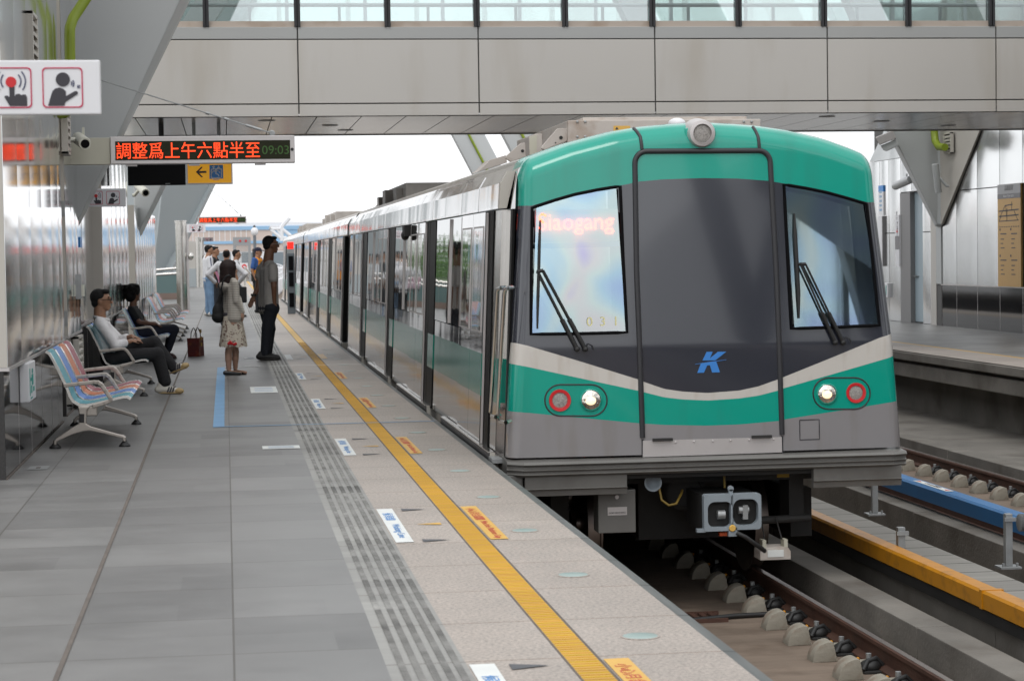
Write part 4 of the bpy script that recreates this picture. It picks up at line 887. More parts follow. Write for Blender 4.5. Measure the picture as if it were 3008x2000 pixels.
t = thing('planter_wall', 'low pale wall with dense green hedge outside the station opening on the left', 'planter', (-5.2, 75, 0))
MB().box(-5.6, -5.0, 51, 110, -.3, 1.0).build('parapet', M['concrete_pale'], t)
b = MB(); rg = random.Random(3)
for k in range(5200):
    y = rg.uniform(51, 109); zc = 1.0 + rg.random() ** .8 * (1.5 + .5 * math.sin(y * .7) + .3 * math.sin(y * 2.3)); x = -5.3 + rg.gauss(0, .22); s_ = rg.uniform(.06, .16)
    u = Vector((rg.gauss(0, 1), rg.gauss(0, 1), rg.gauss(0, 1))).normalized(); v = u.orthogonal().normalized(); p = Vector((x, y, zc)); b.poly([p - u * s_, p + v * s_ * .45, p + u * s_, p - v * s_ * .45], k % 2)
b.build('hedge', [mat('hedge_leaf', (.07, .16, .02), .5), mat('hedge_leaf_dark', (.03, .085, .015), .5)], t)
# ------------------------------------------------------------------ metro train, three cars, nose at Y = 16.1
TR = thing('metro_train', 'green and grey metro train with lit headlamps standing at the platform', 'train', (3.72, 16.1, -1.07))
YN = 16.1
def FP(px, py, Y=YN): v = onY(px, py, Y); return (v.x, v.z)
def interp(pts, x):
    if x <= pts[0][0]: return pts[0][1]
    for (a, b), (c, d) in zip(pts, pts[1:]):
        if x <= c: return b + (d - b) * (x - a) / max(c - a, 1e-9)
    return pts[-1][1]
def curve(px, Y=YN): return sorted(FP(a, b, Y) for a, b in px)
YC = 16.28
leftO = sorted([(onY(a, b, YC).z, onY(a, b, YC).x) for a, b in ((1484, 1345), (1488, 1209), (1494, 1068), (1499, 1008), (1511, 800), (1523, 604), (1525, 503))])
rightO = sorted([(onY(a, b, YC).z, onY(a, b, YC).x) for a, b in ((2643, 1316), (2632, 1181), (2621, 1050), (2615, 986), (2592, 790), (2568, 588), (2561, 492))])
topC = curve([(1525.5, 502), (1533.7, 478), (1548, 464), (1584.5, 450), (1666, 421), (1798, 386), (1876, 373), (1960, 365), (2060, 359.5), (2150, 364), (2227, 370.5), (2309, 382), (2400, 402), (2436, 412.7), (2490, 432), (2524, 445.7), (2548, 464), (2561, 492)], 16.35)
gTop = curve([(1500, 603), (1566, 604), (1696, 566.5), (1829, 544), (1857, 539), (1871, 534), (1951, 526.7), (2067, 523), (2171, 524.3), (2262, 531), (2304, 538), (2430, 561), (2557, 594), (2600, 592)])
wTop = curve([(1470, 1005), (1520, 1009), (1549, 1015), (1700, 1060), (1877, 1115), (1890, 1121), (1951, 1142), (2006, 1150), (2078, 1154), (2171, 1147), (2227, 1135), (2287, 1114), (2304, 1107), (2450, 1049), (2590, 992), (2640, 978)])
wBot = curve([(1470, 1064), (1546, 1077), (1877, 1148), (1951, 1166.6), (2006, 1173), (2078, 1176), (2171, 1170), (2227, 1162), (2287, 1147), (2304, 1140), (2640, 1045)])
gBot = curve([(1470, 1208), (1560, 1214), (1877, 1243), (1951, 1248), (2078, 1250), (2171, 1246.5), (2287, 1236.6), (2304, 1232), (2640, 1180)])
ZB = .045
def xl(z): return interp(leftO, z)
def xr(z): return interp(rightO, z)
def xof(t, z): return (xl(z) + xr(z)) / 2 + t * (xr(z) - xl(z)) / 2
def solve(f, t):
    z = 1.0
    for _ in range(12): z = f(xof(t, z))
    return z
def depth(x, z, t=None):
    a, b = xl(z), xr(z); e = min(x - a, b - x); d = .05 * ((x - 3.72) / 1.6) ** 2 + .035 * max(0, z - .9)
    if e < .095: d += .12 * (1 - math.sqrt(max(0, 1 - ((.095 - e) / .095) ** 2)))
    zt = interp(topC, x); e2 = zt - z
    if e2 < .17: d += .20 * (1 - math.sqrt(max(0, 1 - (max(0, .17 - e2) / .17) ** 2)))
    return YN + d
def SF(x, z, off=0.0): return (x, depth(x, z) - off, z)
def SPX(px, py, off=0.0): x, z = FP(px, py); return SF(x, z, off)
winL = [FP(*p) for p in ((1563, 606), (1630, 584), (1696, 567), (1760, 554), (1829, 543), (1836, 760), (1846, 980), (1700, 984), (1558, 986), (1560, 800))]
winR = [FP(*p) for p in ((2304, 538), (2370, 549), (2430, 561), (2500, 578), (2557, 595), (2574, 780), (2591, 959), (2460, 965), (2322, 969), (2313, 760))]
def inside(p, poly):
    c = False; n = len(poly)
    for i in range(n):
        a, b = poly[i], poly[i - 1]
        if (a[1] > p[1]) != (b[1] > p[1]) and p[0] < (b[0] - a[0]) * (p[1] - a[1]) / (b[1] - a[1]) + a[0]: c = not c
    return c
def shrink(poly, k):
    cx = sum(p[0] for p in poly) / len(poly); cz = sum(p[1] for p in poly) / len(poly)
    return [(p[0] - math.copysign(k, p[0] - cx), p[1] - math.copysign(k, p[1] - cz)) for p in poly]
ts = []
for i in range(121):
    u = -1 + 2 * i / 120; ts.append(math.sin(u * math.pi / 2) * .35 + u * .65)
bands = [(lambda x: ZB, lambda x: interp(gBot, x), 9, 0), (lambda x: interp(gBot, x), lambda x: interp(wBot, x), 8, 1), (lambda x: interp(wBot, x), lambda x: interp(wTop, x), 4, 2),
         (lambda x: interp(wTop, x), lambda x: interp(gTop, x), 56, 3), (lambda x: interp(gTop, x), lambda x: interp(topC, x), 26, 1)]
b = MB(); hL, hR = shrink(winL, .02), shrink(winR, .02)
for f0, f1, n, mi in bands:
    cols = []
    for t in ts:
        z0, z1 = solve(f0, t), solve(f1, t)
        cols.append([(xof(t, z0 + (z1 - z0) * k / n), z0 + (z1 - z0) * k / n) for k in range(n + 1)])
    base = len(b.v); b.v += [SF(x, z) for c in cols for x, z in c]
    for i in range(len(ts) - 1):
        for k in range(n):
            q = [cols[i][k], cols[i + 1][k], cols[i + 1][k + 1], cols[i][k + 1]]; c = (sum(p[0] for p in q) / 4, sum(p[1] for p in q) / 4)
            if inside(c, hL) or inside(c, hR): continue
            b.f.append((base + i * (n + 1) + k, base + (i + 1) * (n + 1) + k, base + (i + 1) * (n + 1) + k + 1, base + i * (n + 1) + k + 1)); b.m.append(mi)
    for i in (0, len(ts) - 1):                      # cheeks
        for k in range(n):
            p, q = SF(*cols[i][k]), SF(*cols[i][k + 1]); b.poly([p, q, (q[0] + (.02 if i == 0 else -.02), max(16.31, q[1] + .01), q[2]), (p[0] + (.02 if i == 0 else -.02), max(16.31, p[1] + .01), p[2])], mi)
    if mi == 1 and n == 26:
        for i in range(len(ts) - 1): p, q = SF(*cols[i][n]), SF(*cols[i + 1][n]); b.poly([p, q, (q[0], 16.75, q[2] + .01), (p[0], 16.75, p[2] + .01)], mi)
shell = b.build('front_shell', [M['t_grey'], M['t_green'], M['t_white'], M['t_dark']], TR, smooth=60, merge=True)

def on_front(name, pts, m, off=.004, par=TR, th=.006):           # flat plate lying on the nose, outline in photo pixels
    q = [SPX(*p, off) for p in pts]; return MB().hexa([(x, y + th, z) for x, y, z in q], q).build(name, m, par)
def line_front(name, pts, r, m, par=TR, off=0.0, closed=False): return MB().tube([SPX(*p, off) for p in pts], r, 8, closed=closed).build(name, m, par, smooth=60)
def window(poly, nm):
    f = MB(); n = len(poly); inn = shrink(poly, .020); out = shrink(poly, -.010)
    dens = lambda P: [(P[i][0] + (P[(i + 1) % n][0] - P[i][0]) * k / 5, P[i][1] + (P[(i + 1) % n][1] - P[i][1]) * k / 5) for i in range(n) for k in range(5)]
    O, I = dens(out), dens(inn); m_ = len(O)
    for i in range(m_):
        j = (i + 1) % m_; f.hexa([SF(*O[i], .002), SF(*O[j], .002), SF(*I[j], .002), SF(*I[i], .002)], [SF(*O[i], .016), SF(*O[j], .016), SF(*I[j], .014), SF(*I[i], .014)])
    x0, x1 = min(p[0] for p in I), max(p[0] for p in I); g = MB(); N = 14
    cx = [x0 + (x1 - x0) * k / N for k in range(N + 1)]
    def rng(x):
        zs = []
        for i in range(m_):
            a, c = I[i], I[(i + 1) % m_]
            if (a[0] - x) * (c[0] - x) <= 0 and abs(a[0] - c[0]) > 1e-9: zs.append(a[1] + (c[1] - a[1]) * (x - a[0]) / (c[0] - a[0]))
        return (min(zs), max(zs))
    rr = [rng(min(max(x, x0 + .001), x1 - .001)) for x in cx]
    for i in range(N):
        for k in range(10):
            Z = lambda j, kk: rr[j][0] + (rr[j][1] - rr[j][0]) * kk / 10
            g.poly([SF(cx[i], Z(i, k), .004), SF(cx[i + 1], Z(i + 1, k), .004), SF(cx[i + 1], Z(i + 1, k + 1), .004), SF(cx[i], Z(i, k + 1), .004)])
    w_ = g.build('windscreen', M['screen_glass'], TR, smooth=60, merge=True); f.build('window_frame', M['t_frame'], w_); MB().tube([SF(*p, .006) for p in O], .013, 8, closed=True).build('gasket', M['t_frame'], w_, smooth=60)
    return w_
wl = window(winL, 'l'); wr = window(winR, 'r')
# cab behind the glass
b = MB(); b.box(2.36, 5.10, 17.9, 17.95, .3, 2.2); b.box(2.3, 5.15, 16.5, 17.95, .25, .3); b.box(2.32, 5.12, 16.6, 17.95, 2.18, 2.22); b.box(2.30, 2.34, 16.5, 17.95, .3, 2.2); b.box(5.12, 5.16, 16.5, 17.95, .3, 2.2)
b.box(3.16, 3.2, 16.45, 17.0, .3, 2.2); b.box(4.28, 4.32, 16.45, 17.0, .3, 2.2); b.box(4.7, 4.75, 17.3, 17.9, .3, 2.0); b.box(4.95, 5.0, 17.3, 17.9, .3, 2.0)
b.build('cab_interior', M['cab_dark'], TR)
MB().box(4.42, 4.62, 17.2, 17.35, .5, 1.35).build('cab_seat', M['dark'], TR, bev=.04)
MB().box(2.44, 3.06, 16.42, 16.5, .98, 1.02).build('cab_desk', M['cab_dark'], TR)
q = [SPX(*p) for p in ((1576, 618), (1821, 613), (1823, 707), (1578, 713))]
dp = MB().hexa([(x, y + .03, z) for x, y, z in q], [(x, y + .07, z) for x, y, z in q]).build('destination_display', M['cab_panel'], TR)
c = SPX(1700, 658); tx = lettering('lettering', 'Siaogang', M['t_led'], dp, (c[0] - .01, c[1] + .014, c[2]), (1, 0, 0), (0, 0, 1), .2, .003, fit=(.60, .17))
from mathutils.bvhtree import BVHTree
me = tx.data; ox, oy, oz = TR.location; bv = BVHTree.FromPolygons([v.co for v in me.vertices], [p.vertices for p in me.polygons]); b = MB(); stp = .0088     # the sign is a matrix of lamps: keep one dot per grid point inside a letter
xs = [v.co.x for v in me.vertices]; zs = [v.co.z for v in me.vertices]; X_ = min(xs)
while X_ < max(xs):
    Z_ = min(zs)
    while Z_ < max(zs):
        if bv.ray_cast(Vector((X_, -5, Z_)), Vector((0, 1, 0)))[0] is not None: b.box(X_ + ox - .0034, X_ + ox + .0034, c[1] + .008, c[1] + .014, Z_ + oz - .0034, Z_ + oz + .0034)
        Z_ += stp
    X_ += stp
bpy.data.objects.remove(tx); b.build('led_letters', M['t_led'], dp)
q = [SPX(*p) for p in ((1578, 716), (1823, 709), (1825, 724), (1579, 731))]; MB().hexa([(x, y + .03, z) for x, y, z in q], [(x, y + .05, z) for x, y, z in q]).build('display_rail', M['printblue'], TR)
c = SPX(1768, 944); lettering('fleet_number', '031', M['paleyellow'], TR, (c[0], c[1] - .012, c[2]), (1, 0, 0), (0, 0, 1), .1, .001, spacing=2.0, fit=(.235, .072))

# end door with its rubber hoop, seams, step and emblem
hoop = [(1888, 1285), (1872, 800), (1869, 480)]
for k in range(7): a = R(180 - 15 * k); hoop.append((1869 + 34 + 34 * math.cos(a), 480 - 36 * math.sin(a)))
for k in range(7): a = R(90 - 15 * k); hoop.append((2268 - 34 + 34 * math.cos(a), 478 - 36 * math.sin(a)))
hoop += [(2268, 480), (2283, 800), (2298, 1276)]
def densify(p, n=10): return [(p[i][0] + (p[i + 1][0] - p[i][0]) * k / n, p[i][1] + (p[i + 1][1] - p[i][1]) * k / n) for i in range(len(p) - 1) for k in range(n)] + [p[-1]]
line_front('door_seal', densify(hoop, 4), .022, M['t_rubber'])
line_front('roof_seal', densify([(1890, 438), (1887, 400), (1876, 374)], 4), .014, M['t_rubber']); line_front('roof_seal', densify([(2236, 437), (2234, 400), (2227, 371)], 4), .014, M['t_rubber'])
st = on_front('step_plate', [(1888, 1294), (2296, 1283), (2297, 1328), (1888, 1342)], M['alu'], .012)
for u in (1984, 2038, 2093, 2145, 2200, 2272): x, z = FP(u, 1298 - (u - 1984) * .03); MB().ell((x, depth(x, z) - .013, z), (.008, .005, .008)).build('rivet', M['alu'], st)
for u in (1945, 2236): x, z = FP(u, 1290 - (u - 1945) * .03); y = depth(x, z); MB().box(x - .08, x + .08, y - .035, y - .012, z - .012, z + .01).build('hinge', M['dark'], st)
line_front('panel_gap', densify([(1888, 1290), (1888, 1344)], 3), .008, M['t_rubber']); line_front('panel_gap', densify([(2298, 1280), (2299, 1332)], 3), .008, M['t_rubber'])
line_front('hatch_outline', densify([(2350, 1234), (2408, 1232), (2409, 1290), (2351, 1292), (2350, 1234)], 3), .004, M['t_rubber'])
B_ = lambda x, y: (1400 + x * .5511, 950 + y * .5511)
k1 = on_front('emblem', [B_(*p) for p in ((1226, 151), (1258, 151), (1242, 187), (1286, 151), (1331, 150), (1272, 196), (1204, 197))], M['k_blue'], .004)
k2 = on_front('emblem', [B_(*p) for p in ((1196, 212), (1276, 200), (1297, 260), (1255, 261), (1243, 222), (1228, 224), (1211, 262), (1176, 263))], M['k_blue'], .004)
on_front('emblem', [B_(*p) for p in ((1165, 216), (1330, 192), (1331, 194), (1165, 218))], M['k_blue'], .004)
def lamp_on(px, py, r, kind):
    x, z = FP(px, py); y = depth(x, z)
    if kind == 'head':
        o = MB().lathe([(r, .01), (r, -.012), (r * .93, -.016), (r * .9, -.01)], (x, y, z), 'y', 28).build('headlamp', M['t_green'], TR, smooth=50)
        MB().lathe([(r * .9, -.010), (r * .8, -.018), (r * .45, -.024), (.01, -.026)], (x, y, z), 'y', 28).build('lens', M['reflector'], o, smooth=60)
        b = MB(); b.ell((x - r * .05, y - .022, z - r * .05), (r * .50, .012, r * .40)); b.ell((x - r * .35, y - .026, z + r * .2), (r * .15, .008, r * .1)); b.build('filament_glow', M['lamp_glass'], o, smooth=60)
    else:
        o = MB().lathe([(r, .005), (r, -.014), (r * .72, -.012), (r * .70, -.004)], (x, y, z), 'y', 28).build('tail_lamp', M['red'], TR, smooth=50)
        MB().lathe([(r * .70, -.004), (r * .5, -.008), (.01, -.010)], (x, y, z), 'y', 28).build('lens', M['lens_grey'], o, smooth=60)
lamp_on(1737, 1175, .086, 'head'); lamp_on(1646, 1176, .086, 'tail'); lamp_on(2431, 1157, .083, 'head'); lamp_on(2517, 1154, .080, 'tail')
def oval(cx, cy, hw, hh):
    p = []
    for k in range(13): a = R(90 + 15 * k); p.append((cx - hw + hh + hh * math.cos(a), cy - hh * math.sin(a)))
    for k in range(13): a = R(-90 + 15 * k); p.append((cx + hw - hh + hh * math.cos(a), cy - hh * math.sin(a)))
    line_front('lamp_surround', p, .006, M['t_rubber'], closed=True)
oval(1693, 1176, 91, 46); oval(2475, 1156, 85, 46)
x, z = FP(2065, 392); y = depth(x, z) - .02
o = MB().lathe([(.13, .14), (.105, -.03), (.10, -.04), (.075, -.045), (.07, -.02)], (x, y, z), 'y', 32).build('roof_lamp', M['alu'], TR, smooth=40)
MB().lathe([(.07, -.025), (.05, -.03), (.01, -.032)], (x, y, z), 'y', 28).build('lens', M['lens_grey'], o, smooth=60)
MB().box(x - .13, x + .13, y + .005, y + .15, z - .12, z + .055).build('lamp_housing', M['t_green'], o, bev=.04)
b = MB(); x, z = FP(1988, 352, 17.2); b.ell((x, 17.2, z - .035), (.075, .09, .05)); b.build('roof_aerial', M['white'], TR, smooth=60)
def wiper(base, tips, blade, thick=.011):
    w_ = MB()
    for (bx, by), (tx, ty) in zip(base, tips):
        A, C = Vector(SPX(bx, by, .03)), Vector(SPX(tx, ty, .05)); mid = A.lerp(C, .38)
        w_.tube([A, mid], .016, 8); w_.tube([mid, C], .009, 8); w_.ell(A, (.022, .022, .022))
    A, C = Vector(SPX(*tips[0], .05)), Vector(SPX(*tips[1], .05)); w_.tube([A, C], .014, 8)
    ax, az = base[1]; w_.tube([Vector(SPX(ax, az, .03)), Vector(SPX(ax + 8, az - 16, .03)), Vector(SPX(ax + 20, az - 10, .03)), Vector(SPX(ax + 24, az + 2, .03))], .004, 6)
    o = w_.build('wiper', M['blackrub'], TR, smooth=50)
    bl = MB(); P = [Vector(SPX(*p, .022)) for p in blade]; bl.tube(P, [.006] + [thick] * (len(P) - 2) + [.006], 8); bl.tube([P[len(P) // 2], A], .009, 6); bl.build('blade', M['blackrub'], o, smooth=50)
wiper([(1695, 1025), (1719, 1025)], [(1581, 798), (1596, 794)], [(1590, 647), (1587, 720), (1585, 797), (1582, 880), (1580, 966)])
wiper([(2453, 1006), (2476, 1006)], [(2350, 776), (2365, 776)], [(2336, 627), (2338, 690), (2342, 776), (2346, 860), (2347, 935)], .016)

# bumper, skirts and gear below the nose
xL, xR = 2.13, 5.35
b = MB(); pr = [(16.02, .02), (16.0, -.0), (16.03, -.02), (16.03, -.035), (16.01, -.045), (16.03, -.06), (16.03, -.07), (16.015, -.08), (16.05, -.10), (16.5, -.10), (16.5, .03), (16.3, .04)]
b.hexa([(2.26, y, z) for y, z in pr], [(5.22, y, z) for y, z in pr]); b.hexa([(2.14, y + .12, z) for y, z in pr], [(2.26, y, z) for y, z in pr]); b.hexa([(5.22, y, z) for y, z in pr], [(5.35, y + .06, z) for y, z in pr])
b.build('bumper', M['t_bumper'], TR, smooth=20)
for x0, x1 in ((2.27, 3.075), (4.58, 5.30)):
    s_ = MB(); s_.hexa([(x0, y, z) for y, z in ((16.05, -.09), (16.055, -.19), (16.03, -.195), (16.05, -.205), (16.06, -.25), (16.12, -.25), (16.12, -.09))], [(x1, y, z) for y, z in ((16.05, -.09), (16.055, -.19), (16.03, -.195), (16.05, -.205), (16.06, -.25), (16.12, -.25), (16.12, -.09))]); s_.build('skirt', M['t_bumper'], TR)
MB().box(2.14, 2.26, 16.1, 16.5, -.22, -.085).build('skirt_end', M['t_bumper'], TR, bev=.01)
MB().box(3.08, 4.58, 16.12, 16.4, -.14, -.085).build('head_stock', M['dark'], TR)
jb = MB().box(2.87, 3.17, 16.2, 16.42, -.575, -.235).build('junction_box', M['couplerpaint'], TR, bev=.006); jb.data.materials[0] = M['t_bumper']
MB().box(2.945, 3.10, 16.196, 16.2, -.435, -.37).build('plate', M['alu'], jb); MB().lathe([(.017, 0), (.015, -.006)], (3.02, 16.198, -.29), 'y', 14).build('lock', M['alu'], jb)
lettering('lettering', 'SHORT CIRCUIT DEVICE', M['ink'], jb, (3.022, 16.194, -.415), (1, 0, 0), (0, 0, 1), .02, .0006, fit=(.13, .014))
MB().lathe([(.03, .12), (.032, .06), (.048, .015), (.07, 0), (.064, .0), (.04, .03), (.02, .06)], (3.31, 16.18, -.185), 'y', 26).build('horn', M['couplerpaint'], TR, smooth=60)
o = MB()
def rr(x0, x1, z0, z1, r, n=5): return [(cx + r * math.cos(R(a0 + 90 * k / n)), cz + r * math.sin(R(a0 + 90 * k / n))) for cx, cz, a0 in ((x1 - r, z1 - r, 0), (x0 + r, z1 - r, 90), (x0 + r, z0 + r, 180), (x1 - r, z0 + r, 270)) for k in range(n + 1)]
def frame2d(b, outer, inner, y0, y1):
    n = len(outer)
    for i in range(n):
        j = (i + 1) % n; b.hexa([(outer[i][0], y0, outer[i][1]), (outer[j][0], y0, outer[j][1]), (inner[j][0], y0, inner[j][1]), (inner[i][0], y0, inner[i][1])],
                                [(outer[i][0], y1, outer[i][1]), (outer[j][0], y1, outer[j][1]), (inner[j][0], y1, inner[j][1]), (inner[i][0], y1, inner[i][1])])
frame2d(o, rr(3.665, 3.90, -.555, -.265, .02), rr(3.695, 3.893, -.525, -.325, .055), 15.95, 16.02); frame2d(o, rr(3.88, 4.125, -.55, -.265, .03), rr(3.90, 4.10, -.515, -.31, .06), 15.95, 16.02)
o.box(3.61, 3.68, 15.96, 16.01, -.562, -.535); o.box(3.86, 3.93, 15.95, 16.02, -.60, -.53); o.lathe([(.022, 0), (.022, .03)], (3.885, 15.96, -.225), 'y', 14); o.box(3.87, 3.90, 15.96, 16.0, -.27, -.23)
cp = o.build('coupler_face', M['couplerpaint'], TR, bev=.003)
b = MB(); b.lathe([(.028, -.004), (.022, -.012), (.012, -.012)], (3.89, 15.95, -.535), 'y', 18); b.build('air_port', M['wood_orange'], cp); cpb = MB().box(3.67, 4.12, 16.03, 16.6, -.56, -.28).build('coupler_body', M['dark'], TR)
MB().cyl((3.78, 15.99, -.43), (3.84, 15.99, -.43), .035).build('coupler_pin', M['galv'], cp); b = MB(); b.cyl((3.95, 15.99, -.40), (4.03, 15.99, -.40), .03); b.box(3.98, 4.02, 15.96, 16.0, -.47, -.36); b.build('coupler_pin', M['galv'], cp)
MB().tube([(3.92, 15.93, -.57), (3.98, 15.9, -.60), (4.12, 15.95, -.70), (4.16, 16.0, -.73)], .018, 10).build('lever', M['blackrub'], TR, smooth=60)
b = MB(); b.tube([(3.36, 16.2, -.22), (3.37, 16.15, -.32), (3.42, 16.12, -.36), (3.48, 16.12, -.35), (3.54, 16.2, -.28), (3.58, 16.35, -.27)], .010, 8); b.tube([(3.90, 16.25, -.12), (3.905, 16.25, -.25)], .01, 8); b.build('hose', mat('ochre_hose', (.20, .13, .02), .5), TR, smooth=60)
b = MB(); b.lathe([(.17, 0), (.16, -.02), (.13, -.03), (.12, .05)], (3.66, 16.6, -.30), 'y', 26); b.build('draft_gear', M['dark'], TR, smooth=50)
MB().box(3.80, 3.86, 16.0, 16.05, -.60, -.572).build('orange_tag', mat('orange_tag', (.6, .09, .015), .5), TR)
s_ = MB().hexa([(4.15, 16.1, -.82), (4.40, 16.1, -.82), (4.40, 16.1, -.755), (4.375, 16.1, -.72), (4.175, 16.1, -.72), (4.15, 16.1, -.755)], [(4.15, 16.3, -.82), (4.40, 16.3, -.82), (4.40, 16.3, -.755), (4.375, 16.3, -.72), (4.175, 16.3, -.72), (4.15, 16.3, -.755)]).build('sensor_box', M['t_equip'], TR, bev=.006)
b = MB(); b.box(4.17, 4.20, 16.1, 16.2, -.72, -.66); b.box(4.345, 4.375, 16.1, 16.2, -.72, -.66); b.build('lug', M['cream'], s_); MB().box(4.21, 4.34, 16.092, 16.099, -.795, -.74).build('plate', M['white_matt'], s_)
b = MB(); b.cyl((4.15, 16.35, -.535), (4.63, 16.35, -.525), .032); b.tube([(4.20, 16.15, -.66), (4.21, 16.3, -.5)], .006, 6); b.tube([(4.34, 16.15, -.66), (4.33, 16.3, -.5)], .006, 6); b.box(4.5, 4.62, 16.5, 16.8, -.55, -.1); b.build('cross_tube', M['dark'], TR)
b = MB(); b.box(4.38, 4.48, 16.42, 16.425, -.20, -.155); b.build('yellow_label', mat('dull_yellow_label', (.35, .22, .01), .5), TR)
b = MB(); b.box(2.35, 5.1, 16.45, 80, -.22, .02); b.box(2.5, 4.9, 19.8, 34, -.85, -.2); b.box(2.5, 4.9, 41, 54, -.85, -.2); b.box(2.5, 4.9, 62, 76, -.85, -.2); b.box(3.35, 4.1, 17.0, 19.6, -.75, -.2); b.box(2.6, 2.75, 16.9, 19.6, -.75, -.35); b.box(4.62, 4.8, 16.9, 19.6, -.75, -.35); b.build('underframe', M['dark'], TR)
for yw in (17.5, 19.4, 33.5, 35.4, 38.6, 40.5, 55, 57, 60.5, 62.5, 76, 78):
    w_ = MB(); w_.lathe([(.38, -.06), (.42, -.05), (.42, .05), (.45, .055), (.45, .07), (.38, .075)], (2.99, yw, -.66), 'x', 36); w_.lathe([(.38, -.075), (.45, -.07), (.45, -.055), (.42, -.05), (.42, .05), (.38, .06)], (4.43, yw, -.66), 'x', 36); w_.cyl((2.9, yw, -.66), (4.5, yw, -.66), .08); w_.build('wheelset', M['railtop'], TR, smooth=40)

# ------------------------------------------------------------------ car bodies and sides
def sx(z): return 2.12 + .045 * z
def side(b, y0, y1, z0, z1, off, mi=0, n=1):
    for i in range(n):
        a, c = y0 + (y1 - y0) * i / n, y0 + (y1 - y0) * (i + 1) / n
        b.poly([(sx(z0) - off, a, z0), (sx(z0) - off, c, z0), (sx(z1) - off, c, z1), (sx(z1) - off, a, z1)], mi)
    b.poly([(sx(z0) - off, y0, z0), (sx(z0) + .05, y0, z0), (sx(z1) + .05, y0, z1), (sx(z1) - off, y0, z1)], mi)
roofpts = [(x, z - .012) for x, z in topC]
def car(y0, y1, doors, nose=False):
    b = MB(); pr = [(2.15, -.10), (2.15, .05), (2.235, 1.98), (2.30, 2.30)] + [p for p in roofpts if 2.33 < p[0] < 5.06] + [(5.13, 2.30), (5.2, 1.98), (5.29, .05), (5.29, -.1)]
    body = b.prism(pr, 'y', y0, y1).build('car_body', M['t_steel'], TR, smooth=30)
    rp = [(2.31, 2.29)] + [(x, z + .012) for x, z in roofpts if 2.33 < x < 5.06] + [(5.12, 2.29)]
    MB().hexa([(x, y0 + .02, z) for x, z in rp], [(x, y1 - .02, z) for x, z in rp]).build('roof', M['t_roof'], body, smooth=40)
    # bright cove over the doors
    g = MB(); gp_ = [(2.225, 2.0), (2.165, 2.0), (2.165, 2.02), (2.178, 2.20), (2.235, 2.295), (2.30, 2.295)]
    y = y0 + (.22 if nose else 0)
    while y < y1 - .05:
        e = min(y + 1.3375, y1); dx = random.uniform(-.004, .004)
        g.hexa([(px_ + dx, y + .004, pz) for px_, pz in gp_], [(px_ - dx, e - .004, pz) for px_, pz in gp_]); y = e
    g.build('cove_panel', M['t_roofband'], TR)
    # shoulder roll above the cove
    if nose:
        MB().hexa([(px_ - .002, y0 + .14, pz) for px_, pz in gp_], [(px_ - .002, y0 + .215, pz) for px_, pz in gp_]).build('cove_end', M['beige'], TR)
    mats3 = [M['t_lower'], M['t_stripe'], M['t_steel'], M['t_glass'], M['t_black']]
    for i, yd in enumerate(doors):
        d = None
        for k, (a, c) in enumerate(((yd, yd + .862), (yd + .872, yd + 1.734))):
            l = MB(); side(l, a, c, .06, .445, .03, 0); side(l, a, c, .445, .80, .03, 1); side(l, a, c, .80, 1.99, .03, 2)
            if d is None:
                MB().box(sx(1) - .062, sx(1) + .02, yd + .8605, yd + .8735, .06, 1.99).build('door_seal', M['t_black'], TR) if False else None
                d = l.build('door', mats3, TR)
                leaf = d
            else: leaf = l.build('door_leaf', mats3, d)
        for a in (yd, yd + .872):
            gl = MB(); side(gl, a + .10, a + .76, .99, 1.86, .034, 0); gl.build('door_window', M['t_glass'], d)
            fr = MB()
            for (u0, u1, v0, v1) in ((a + .085, a + .10, .975, 1.875), (a + .76, a + .775, .975, 1.875), (a + .10, a + .76, .975, .99), (a + .10, a + .76, 1.86, 1.875)): side(fr, u0, u1, v0, v1, .036, 0)
            fr.build('window_trim', M['alu'], d)
        s_ = MB(); s_.box(2.06, 2.15, yd - .9, yd + 2.86, -.13, .046); s_.build('door_sill', M['t_rubber'], TR)
        MB().box(2.056, 2.10, yd - .9, yd + 2.86, .047, .056).build('sill_edge', M['stainless'], TR)
        MB().box(2.07, 2.15, yd - .912, yd - .901, -.13, .046).build('sill_cap', M['beige'], TR); MB().box(2.07, 2.15, yd + 2.861, yd + 2.872, -.13, .046).build('sill_cap', M['beige'], TR)
        p = MB(); a = yd - .49; side(p, a, yd - .006, .03, 1.99, .022, 4)
        p.build('black_pillar', mats3, TR)
        MB().tube([(sx(.06) - .035, yd - .2, .06), (sx(1.98) - .035, yd - .2, 1.98)], .012, 6).build('door_track', M['alu'], TR)
        e = doors[i + 1] - .49 if i + 1 < len(doors) else y1
        w0, w1 = yd + 1.745, yd + 4.26
        if w1 > y1: w1 = y1 - .02
        p = MB(); side(p, w0, w1, .03, .445, .012, 0); side(p, w0, w1, .445, .80, .012, 1); side(p, w0, w1, .80, .955, .012, 2); p.build('side_panel', mats3, TR)
        if w1 - w0 > .4:
            p = MB(); side(p, w0 + .02, w1, .962, 1.99, .014, 0); p.build('side_window', M['t_glass'], TR)
            p = MB(); f_ = (w0 + w1) / 2 - .2
            for u in (w0 + .03, f_): p.tube([(sx(.97) - .02, u, .97), (sx(1.98) - .02, u, 1.98)], .012, 6)
            p.build('window_bar', M['alu'], TR)
        if e - w1 > .3:
            p = MB(); side(p, w1 + .005, e, .03, .445, .02, 4); side(p, w1 + .005, e, .445, .80, .0205, 1); side(p, w1 + .005, e, .80, 1.99, .02, 4); p.build('black_pillar', mats3, TR)
    return body
d1 = [17.54 + 5.35 * k for k in range(4)]; d2 = [39.15 + 5.35 * k for k in range(4)]; d3 = [60.75 + 5.35 * k for k in range(4)]
